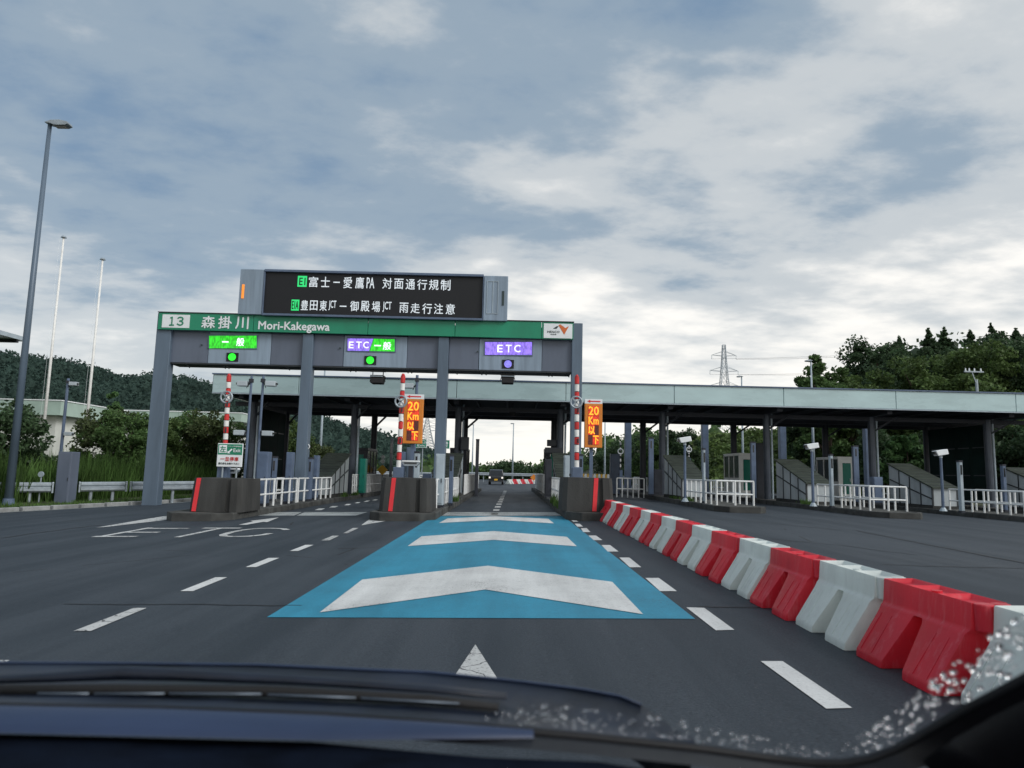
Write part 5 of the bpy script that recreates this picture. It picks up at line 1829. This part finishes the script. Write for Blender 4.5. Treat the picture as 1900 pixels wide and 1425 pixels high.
# little delineator
a = at(77, 880, 25.5)
t = thing('delineator', 'small grey round delineator in the weeds by the guardrail', 'delineator', (a.x, 25.5, g(a.x)))
MB().cyl((a.x, 25.5, g(a.x)), (a.x, 25.5, a.z), .025, n=8).build('post', M['galv'], t)
MB().cyl((a.x, 25.45, a.z), (a.x, 25.5, a.z), .1, n=16).build('disc', M['steel_pale'], t)


def guardrail(p0, p1, label, posts=2, zb=0, h=.78, group='grey steel guardrails'):
    p0, p1 = Vector(p0), Vector(p1)
    t = thing('guardrail', label, 'guardrail', ((p0 + p1) / 2).to_tuple(), group)
    d = (p1 - p0).normalized()
    n = Vector((d.y, -d.x, 0))
    prof = [(0, -.175), (.03, -.17), (.075, -.12), (.075, -.06), (.02, -.02), (.02, .02), (.075, .06), (.075, .12), (.03, .17), (0, .175)]
    rings = []
    for p in (p0, p1):
        rings.append([p + n * q[0] + Vector((0, 0, h - .175 + q[1])) for q in prof] + [p + n * (q[0] - .012) + Vector((0, 0, h - .175 + q[1])) for q in reversed(prof)])
    MB().loft(rings).build('beam', M['galv'], t)
    for p, s in ((p0, -1), (p1, 1)):
        e = p + d * .02 * s
        MB().prism([e + n * .09 + Vector((0, 0, h - .38)), e + n * -.06 + Vector((0, 0, h - .38)), e + n * -.06 + Vector((0, 0, h + .01)), e + n * .09 + Vector((0, 0, h + .01))], d * .06 * s).build('end_piece', M['galv'], t, bevel=.015)
    for i in range(posts):
        q = p0.lerp(p1, (i + .5) / posts) - n * .1
        MB().cyl((q.x, q.y, q.z - .15), (q.x, q.y, q.z + h - .1), .06, n=10).build('post', M['galv'], t)
    return t


def gpv(px, py, Y):
    p = at(px, py, Y)
    return (p.x, Y, g(p.x) + .08)


for (pa_, pb_), lab, n in ((((-150, 23.2), (94, 25.6)), 'grey steel guardrail running past the tall lamp post', 3), (((149, 26.6), (231, 27.6)), 'short grey guardrail section between the blue cabinet and gantry post', 2),
                           (((244, 27.8), (395, 29.6)), 'grey guardrail section in front of the gantry post', 3)):
    A, B = gpv(pa_[0], 910, pa_[1]), gpv(pb_[0], 905, pb_[1])
    guardrail(A, B, lab, n)
guardrail((-9, 84, 0), (24, 92, 0), 'long grey guardrail crossing behind the far barrier row', 14, h=1.15)
guardrail((-32, 70, 0), (-9.2, 84, 0), 'grey guardrail on the far bend beside the shrubs', 10, h=1.0)
railing([(-8.6, 52), (-4.2, 62), (-3.2, 74)], None, 'white panel railing along the far bend before the dark car', h=1.0, step=.5)


def house(x0, x1, Y, d, zt, fh, label, xdoor=None, over=.6):
    """white office building with a broad teal roof edge"""
    zb = gz((x0 + x1) / 2, Y) - .2
    t = thing('office_building', label, 'building', ((x0 + x1) / 2, Y, zb), 'toll office buildings')
    MB().box(x0, x1, Y, Y + d, zb, zt - fh).build('wall', M['wall_white'], t)
    n = max(int((x1 - x0) / 4), 1)
    for i in range(n):
        a, b = x0 - over + (x1 - x0 + 2 * over) * i / n, x0 - over + (x1 - x0 + 2 * over) * (i + 1) / n
        MB().box(a + .01, b - .01, Y - over, Y + d + over, zt - fh + .003, zt).build('roof_panel', M['roof_teal'], t)
    MB().box(x0 - over - .04, x1 + over + .04, Y - over - .04, Y + d + over, zt + .003, zt + .07).build('roof_cap', M['sign_white'], t)
    for i in range(n):
        cxw = x0 + (x1 - x0) * (i + .5) / n
        w_ = MB().box(cxw - .8, cxw + .8, Y - .02, Y + .05, zb + 1.3, zb + 2.3).build('window', M['glass_dark'], t)
        MB().box(cxw - .86, cxw + .86, Y - .05, Y - .0, zb + 1.22, zb + 1.295).build('sill', M['sign_white'], w_)
    return t


def px_house(pxa, pxb, pyt, pyb, Y, label, d=8):
    a, b = at(pxa, pyt, Y), at(pxb, pyt, Y)
    zt = (a.z + b.z) / 2
    return house(a.x, b.x, Y, d, zt, (at(pxb, pyt, Y).z - at(pxb, pyb, Y).z), label)


px_house(-160, 108, 742, 768, 46, 'white office building with teal roof edge behind the flagpoles', d=7)
px_house(120, 440, 764, 779, 56, 'long low white building with pale teal roof behind the shrubs', d=9)
# roof corner of a neighbouring shelter
p = at(50, 634, 38)
t = thing('shelter_roof', 'grey flat shelter roof above the tall lamp post', 'shelter', (p.x - 8, 36, gz(p.x, 36)))
MB().box(p.x - 18, p.x, 29, 38, p.z, p.z + .22).build('roof', M['steel_pale'], t)
for q in range(6):
    MB().box(p.x - 17.8, p.x - .1, 29.6 + q * 1.55, 29.75 + q * 1.55, p.z - .16, p.z - .003).build('purlin', M['steel_dark'], t)
for xx in (-4, -12):
    for yy in (31, 36.5):
        MB().cyl((p.x + xx, yy, gz(p.x, 36)), (p.x + xx, yy, p.z - .162), .14, n=12).build('column', M['steel_pale'], t)


# lattice power pylons and wires
def pylon(px, pyt, Y, label, w=5.0, arms=((.62, 5.2), (.76, 4.6), (.9, 4.0))):
    p = at(px, pyt, Y)
    zb = gz(p.x, Y) if Y < 200 else 8.0
    H = p.z - zb
    t = thing('power_pylon', label, 'pylon', (p.x, Y, zb), 'lattice power pylons')
    lat = MB()
    def hw(u):
        return w / 2 * (1 - u) ** 1.3 + .45
    corners = [(-1, -1), (1, -1), (1, 1), (-1, 1)]
    n = 12
    th = .10
    for i in range(n):
        u0, u1 = i / n, (i + 1) / n
        for (a, b), (c, d) in zip(corners, corners[1:] + corners[:1]):
            q0 = Vector((p.x + a * hw(u0), Y + b * hw(u0), zb + H * u0)); q1 = Vector((p.x + a * hw(u1), Y + b * hw(u1), zb + H * u1))
            r0 = Vector((p.x + c * hw(u0), Y + d * hw(u0), zb + H * u0)); r1 = Vector((p.x + c * hw(u1), Y + d * hw(u1), zb + H * u1))
            lat.bar(q0, q1, th * 1.5)
            lat.bar(q0, r1, th)
            lat.bar(r0, q1, th)
            lat.bar(q1, r1, th * .9)
    lat.build('lattice', M['galv'], t)
    for u, L in arms:
        z = zb + H * u
        for s in (-1, 1):
            am = MB()
            tip = Vector((p.x + s * L, Y, z + .2))
            for b in (-1, 1):
                am.bar((p.x + s * hw(u), Y + b * hw(u), z), tip, th)
                am.bar((p.x + s * hw(u), Y + b * hw(u), z + 1.4), tip, th)
            arm = am.build('cross_arm', M['galv'], t)
            MB().cyl(tip, tip - Vector((0, 0, 1.3)), .12, n=6).build('insulator', M['sign_white'], arm)
    return t, p, H, zb


t, p, H, zb = pylon(1343, 640, 230, 'lattice power pylon rising above the canopy beside a lamp post', w=6)
for u, L in ((.62, 5.2), (.76, 4.6), (.9, 4.0)):
    for s in (-1, 1):
        a = Vector((p.x + s * L, 230, zb + H * u - 1.1))
        b = Vector((p.x + 190 + s * L, 60, zb + H * u + 6))
        w_ = MB()
        pr = a
        for i in range(1, 15):
            q = a.lerp(b, i / 14) - Vector((0, 0, 7 * (1 - (2 * i / 14 - 1) ** 2)))
            w_.cyl(pr, q, .035, n=4)
            pr = q
        tag(w_.build('power_line', M['steel_dark']), 'thin power line strung from the pylon over the bank trees', 'cable', 'power lines of the pylon')
pylon(793, 775, 260, 'lattice power pylon seen under the canopy beside the orange speed sign', w=6)
pylon(692, 790, 330, 'smaller lattice power pylon seen between the canopy columns before the hill', w=6)
# telegraph pole among the bank trees
a = at(1805, 690, 55)
t = thing('utility_pole', 'utility pole with white insulators among the bank trees', 'utility pole', (a.x, 55, gz(a.x, 55)))
MB().cyl((a.x + .25, 55, gz(a.x, 55)), (a.x + .25, 55, a.z - .6), .15, .1, 10).build('pole', M['galv'], t)
MB().box(a.x - .7, a.x + .8, 54.9, 55.0, a.z - .05, a.z + .05).build('cross_arm', M['galv'], t)
MB().bar((a.x + .25, 54.95, a.z - 1.1), (a.x - .1, 54.95, a.z - .05), .06).build('strut', M['galv'], t)
for q in (-.6, -.3, .1, .6):
    MB().cyl((a.x + q, 54.95, a.z + .05), (a.x + q, 54.95, a.z + .28), .06, .04, 8).build('insulator', M['sign_white'], t)


# direction signs beyond the toll plaza
for (a0, b0, a1, b1), Y, txt, sub, lab in (((764, 814, 791, 831), 56, '出口', 'Exit', 'green direction sign seen below the orange speed sign'), ((812, 816, 834, 833), 56, '料金所', 'Toll Gate', 'green direction sign with an up arrow beside the gantry post')):
    a, b = at(a0, b0, Y), at(a1, b1, Y)
    t = thing('direction_sign', lab, 'road sign', ((a.x + b.x) / 2, Y, g(a.x)), 'green direction signs')
    MB().box(a.x, b.x, Y, Y + .06, b.z, a.z).build('plate', M['sign_green'], t)
    br = MB()
    for q in ((a.x, b.x, a.z - .03, a.z), (a.x, b.x, b.z, b.z + .03), (a.x, a.x + .03, b.z + .031, a.z - .031), (b.x - .03, b.x, b.z + .031, a.z - .031)):
        br.box(q[0], q[1], Y - .012, Y - .004, q[2], q[3])
    br.build('border', M['sign_white'], t)
    w_ = b.x - a.x
    hh = a.z - b.z
    up = txt == '料金所'
    if up:
        cxa = b.x - w_ * .22
        MB().poly([(cxa - .03, Y - .012, b.z + .12), (cxa + .03, Y - .012, b.z + .12), (cxa + .03, Y - .012, a.z - .28), (cxa + .11, Y - .012, a.z - .28), (cxa, Y - .012, a.z - .1), (cxa - .11, Y - .012, a.z - .28), (cxa - .03, Y - .012, a.z - .28)]).build('arrow', M['sign_white'], t)
        MB().text(sub, a.x + .08, a.x + w_ * .55, b.z + .12, b.z + .26, Y - .012).build('lettering', M['sign_white'], t)
    else:
        MB().text(txt, a.x + w_ * .3, b.x - .1, a.z - .36, a.z - .1, Y - .012).text(sub, a.x + w_ * .4, b.x - .12, b.z + .1, b.z + .26, Y - .012).build('lettering', M['sign_white'], t)
        MB().bar((a.x + .12, Y - .014, a.z - .2), (a.x + .34, Y - .014, b.z + .2), .05, .01).build('arrow', M['sign_white'], t)
    for xx in (a.x + .3, b.x - .3):
        MB().cyl((xx, Y + .1, g(xx)), (xx, Y + .1, a.z), .05, n=8).build('post', M['galv'], t)
# warning post and red banner seen between the islands
a = at(710, 872, 40)
t = thing('warning_sign', 'yellow diamond warning sign between the islands under the canopy', 'warning sign', (a.x, 40, g(a.x)))
MB().cyl((a.x, 40, g(a.x)), (a.x, 40, a.z + .75), .03, n=8).build('pole', M['galv'], t)
MB().prism([(a.x - .3, 39.94, a.z), (a.x, 39.94, a.z - .3), (a.x + .3, 39.94, a.z), (a.x, 39.94, a.z + .3)], (0, .02, 0)).build('plate', M['yellow'], t)
for q in (.48, .72):
    MB().cyl((a.x, 39.9, a.z + q), (a.x, 39.94, a.z + q), .11, n=14).build('reflector', M['sign_white'], t)
a = at(687, 856, 41)
t = thing('banner', 'narrow red banner beside the dark column', 'banner', (a.x, 41, g(a.x)))
MB().box(a.x - .1, a.x + .1, 41, 41.03, a.z - .5, a.z + .48).build('cloth', M['strip_red'], t)
MB().cyl((a.x + .11, 41.02, g(a.x)), (a.x + .11, 41.02, a.z + .55), .02, n=6).build('pole', M['galv'], t)


# ------------------------------------------------------------------ dark car on the far bend
a = at(920, 898, 71)
cx0, cy0 = a.x, 71.0
zb = g(cx0, cy0)
t = thing('car', 'dark boxy car with a yellow number plate on the far bend', 'car', (cx0, cy0, zb))
prof = [(-.0, .32), (0, .75), (.08, .88), (.25, 1.42), (.5, 1.5), (1.9, 1.5), (2.4, 1.02), (3.2, .92), (3.35, .7), (3.35, .32)]
def section(s, wtop, wbot):
    return None
rings = []
for sx, inset in ((-.73, .0), (-.70, .02), (.70, .02), (.73, .0)):
    rings.append([Vector((cx0 + (sx if z < 1.0 else sx * .87), cy0 + y, zb + z)) for y, z in prof])
MB().loft(rings).build('body', M['car_dark'], t, bevel=.03)
MB().prism([(cx0 - .55, cy0 + .1, zb + .95), (cx0 + .55, cy0 + .1, zb + .95), (cx0 + .5, cy0 + .22, zb + 1.36), (cx0 - .5, cy0 + .22, zb + 1.36)], (0, -.03, 0)).build('rear_window', M['glass_dark'], t)
for sx in (-1, 1):
    MB().box(cx0 + sx * .62 - .08, cx0 + sx * .62 + .08, cy0 - .03, cy0 + .05, zb + .62, zb + .78).build('lamp', M['lamp_white'], t)
    for y in (.6, 2.75):
        w_ = MB().cyl((cx0 + sx * .74, cy0 + y, zb + .28), (cx0 + sx * .56, cy0 + y, zb + .28), .28, n=16).build('wheel', M['rubber'], t)
        MB().cyl((cx0 + sx * .75, cy0 + y, zb + .28), (cx0 + sx * .73, cy0 + y, zb + .28), .17, n=12).build('rim', M['galv'], w_)
MB().box(cx0 - .17, cx0 + .17, cy0 - .03, cy0 + .0, zb + .42, zb + .58).build('number_plate', M['yellow'], t)
MB().box(cx0 - .7, cx0 + .7, cy0 - .05, cy0 + .1, zb + .3, zb + .42).build('bumper', M['trim_dark'], t)

# ------------------------------------------------------------------ the car the picture is taken from
car = thing('car', 'dark dashboard, wiper and wet windscreen edge of the car at the roadside end of the barriers', 'car', (0, .3, g(0)))
car['label'] = 'dark dashboard with wiper and rain beaded windscreen of the car on the near asphalt'


def strip(name, rows, m_, smooth_=True, thick=None):
    mb = MB()
    mb.loft(rows, closed=False)
    return mb.build(name, m_, car, smooth_shade=smooth_)


# lower edge of the glass in the picture, and its distance
EDGE = [(-260, 1296, .80), (0, 1303, .80), (300, 1309, .80), (600, 1320, .80), (900, 1342, .80), (1100, 1360, .80), (1300, 1381, .80), (1420, 1398, .80), (1500, 1407, .795), (1560, 1408, .785), (1610, 1400, .775), (1660, 1382, .76),
        (1720, 1348, .735), (1790, 1306, .70), (1850, 1275, .67), (1930, 1232, .63), (2050, 1165, .58), (2250, 1040, .51), (2500, 860, .44)]
edge = [at(*q) for q in EDGE]
# dashboard top: from the glass edge back towards the seats
shelf, near = [], []
for (px, py, Y), e in zip(EDGE, edge):
    drop = Vector((0, -.06, -.028)) if px < 1450 else Vector((.015, -.03, -.045))
    shelf.append(e + drop)
r0 = edge
r1 = [e + Vector((0, -.010, -.002)) for e in edge]
strip('glass_seal', [r0, r1, [e + Vector((0, .0, -.012)) for e in edge], [e + Vector((0, .02, -.012)) for e in edge]], M['frit'])
def back(e, px, dy, dz):
    w_ = smooth(1400, 1700, px)
    return e + Vector((.5 * w_ * dy, -dy * (1 - .35 * w_), dz))
d0 = [e + Vector((0, -.010, -.004)) for e in edge]
d1 = [back(e, q[0], .045, -.006) for e, q in zip(edge, EDGE)]
strip('dash_ledge', [d0, d1], M['dash_edge'] if False else M['frit'])
LT_ = [(-260, 1303, .792), (0, 1309, .792), (300, 1315, .792), (600, 1327, .792), (850, 1343, .792), (990, 1354, .79)]
LB_ = [(-260, 1340, .735), (0, 1345, .735), (300, 1352, .735), (600, 1359, .74), (850, 1357, .76), (990, 1356, .785)]
strip('reflection_ledge', [[at(*q) for q in LT_], [at(*q) for q in LB_], [at(*q) + Vector((0, -.004, -.006)) for q in LB_]], M['dash_edge'])  # blue reflection along the dash top, painted as a coloured strip
rows = []
for j in range(9):
    u = j / 8
    rows.append([back(e, q[0], .045 + .42 * u, -.016 - .05 * u * u - .004 * math.sin(9 * u + q[0] * .01)) for e, q in zip(edge, EDGE)])
rows.append([p_ + Vector((0, 0, -.35)) for p_ in rows[-1]])
strip('dashboard', rows, M['dash'])
# front pillar beside the glass
prow = []
for e, q in list(zip(edge, EDGE))[11:]:
    prow.append([e, e + Vector((.03, -.05, -.02)), e + Vector((.12, -.06, -.03)), e + Vector((.14, .0, -.02)), e + Vector((.06, .03, .0))])
MB().loft(prow).build('front_pillar', M['frit'], car, smooth_shade=True)
# windscreen pane, rising back from its lower edge
pane = MB()
lo = [Vector(p_) for p_ in edge[1:12]]
hi = [Vector((p_.x * .86, p_.y - .62, p_.z + .52)) for p_ in lo]
pane.loft([lo, hi, [p_ + Vector((0, .004, .003)) for p_ in hi], [p_ + Vector((0, .004, .003)) for p_ in lo]], closed=False)
pane.build('windscreen', M['windscreen'], car)
# cowl panel and bonnet in front of the glass
COWL = [(-260, 1226, 1.02), (0, 1229, 1.02), (240, 1230, 1.02), (480, 1233, 1.02), (800, 1247, 1.0), (950, 1262, .985), (1080, 1278, .97), (1150, 1291, .955), (1190, 1307, .935), (1225, 1332, .91), (1250, 1352, .885), (1290, 1372, .86)]
cw = [at(*q) for q in COWL]
def edge_at(px):
    for (p0_, p1_), (e0, e1) in zip(zip(EDGE, EDGE[1:]), zip(edge, edge[1:])):
        if p0_[0] <= px <= p1_[0]:
            return e0.lerp(e1, (px - p0_[0]) / (p1_[0] - p0_[0]))
    return edge[0]
lowc = [edge_at(q[0]) + Vector((0, .03, -.012)) for q in COWL]
midc = [a_.lerp(b_, .5) + Vector((0, 0, -.012)) for a_, b_ in zip(lowc, cw)]
strip('cowl_panel', [lowc, midc, cw, [p_ + Vector((0, .012, -.008)) for p_ in cw], [p_ + Vector((0, .03, -.08)) for p_ in cw]], M['cowl'])
# wipers
def tube(name, pix, r, m_, parent=car, n=8, flat=None):
    P_ = [at(*q) for q in pix]
    mb = MB()
    for a_, b_ in zip(P_, P_[1:]):
        mb.cyl(a_, b_, r, n=n)
    return mb.build(name, m_, parent, smooth_shade=True)
def flat_bar(name, pix, hpx, d, m_, parent=car):
    """flattened tapering bar along picture points (x, y, distance, half height)"""
    rings = []
    for px, py, Y, hh in pix:
        c = at(px, py, Y)
        k_ = hh * Y / F
        rings.append([c + Vector((0, d * math.cos(a_) * .5, k_ * math.sin(a_))) for a_ in [2 * math.pi * i / 12 for i in range(12)]])
    return MB().loft(rings).build(name, m_, parent, smooth_shade=True)


wp = flat_bar('wiper_arm', [(-80, 1262, .93, 7), (100, 1256, .93, 9), (230, 1249, .93, 12), (330, 1252, .93, 10), (560, 1262, .93, 8), (800, 1278, .925, 6), (940, 1292, .92, 4)], 0, .02, M['wiper'])
flat_bar('wiper_blade', [(-80, 1280, .905, 9), (200, 1280, .905, 10), (500, 1283, .905, 10), (800, 1299, .90, 9), (925, 1313, .895, 6)], 0, .012, M['rubber'], wp)
for a_, b_ in (((70, 1287), (165, 1287.3)), ((175, 1287.5), (305, 1287)), ((314, 1287), (485, 1288)), ((497, 1289), (660, 1295)), ((670, 1295.5), (852, 1305.5))):
    tube('blade_rail', [(a_[0], a_[1], .892), (b_[0], b_[1], .892)], .0014, M['wiper_rail'], wp, 6)
flat_bar('cowl_lip', [(q[0], q[1], q[2] - .002, 1.6) for q in COWL[:9]], 0, .006, M['dash_edge'])
# bonnet sloping away ahead of the cowl
bon = []
for u in range(9):
    yy = 1.06 + u * .12
    zz = .70 - .03 * u - .004 * u * u
    bon.append([Vector((x_, yy - .1 * (abs(x_ + .35) / .85) ** 2, zz - .06 * (abs(x_ + .35) / .85) ** 3)) for x_ in [-1.2 + .17 * i for i in range(11)]])
strip('bonnet', bon + [[p_ + Vector((0, .03, -.4)) for p_ in bon[-1]]], M['bonnet'])
MB().box(-1.2, .4, 1.1, 1.9, .25, .3).build('front_tray', M['frit'], car)
# rain beads lying on the glass along its lower edge and corner
rng = np.random.default_rng(4)
ico = bmesh.new()
bmesh.ops.create_icosphere(ico, subdivisions=2, radius=1)
iv = np.array([q.co[:] for q in ico.verts])
iff = np.array([[q.index for q in f_.verts] for f_ in ico.faces])
ico.free()
Vd, Fd = [], []
cnt = 0
def add_drop(px, py, Y, r):
    global cnt
    c = np.array(at(px, py, Y))
    s = np.array([r * rng.uniform(.8, 1.4), r * .55, r * rng.uniform(.7, 1.1)])
    Vd.append(c + iv * s)
    Fd.append(iff + cnt * len(iv))
    cnt += 1
for i in range(1150):
    px = rng.uniform(900, 1900)
    for q0, q1 in zip(EDGE, EDGE[1:]):
        if q0[0] <= px <= q1[0]:
            u = (px - q0[0]) / (q1[0] - q0[0])
            ey, eY = q0[1] + (q1[1] - q0[1]) * u, q0[2] + (q1[2] - q0[2]) * u
    band = float(np.interp(px, [900, 1000, 1250, 1400, 1520, 1600, 1700, 1900], [14, 40, 38, 24, 16, 36, 70, 105]))
    keep = float(np.interp(px, [900, 1000, 1250, 1400, 1560, 1650, 1900], [.3, .9, .6, .35, .3, .9, 1.0]))
    if rng.uniform() > keep * .62:
        continue
    dy = 5 + band * rng.uniform() ** 1.2
    add_drop(px, ey - dy, eY - dy * .0004 + .012, rng.choice([.0007, .0011, .0017, .0023], p=[.34, .34, .22, .10]) * (1.35 if px > 1600 else 1))
mesh_np('rain_drops', np.concatenate(Vd), np.concatenate(Fd), M['water'], car, kind='stuff')
for p_ in bpy.data.objects['rain_drops'].data.polygons:
    p_.use_smooth = True
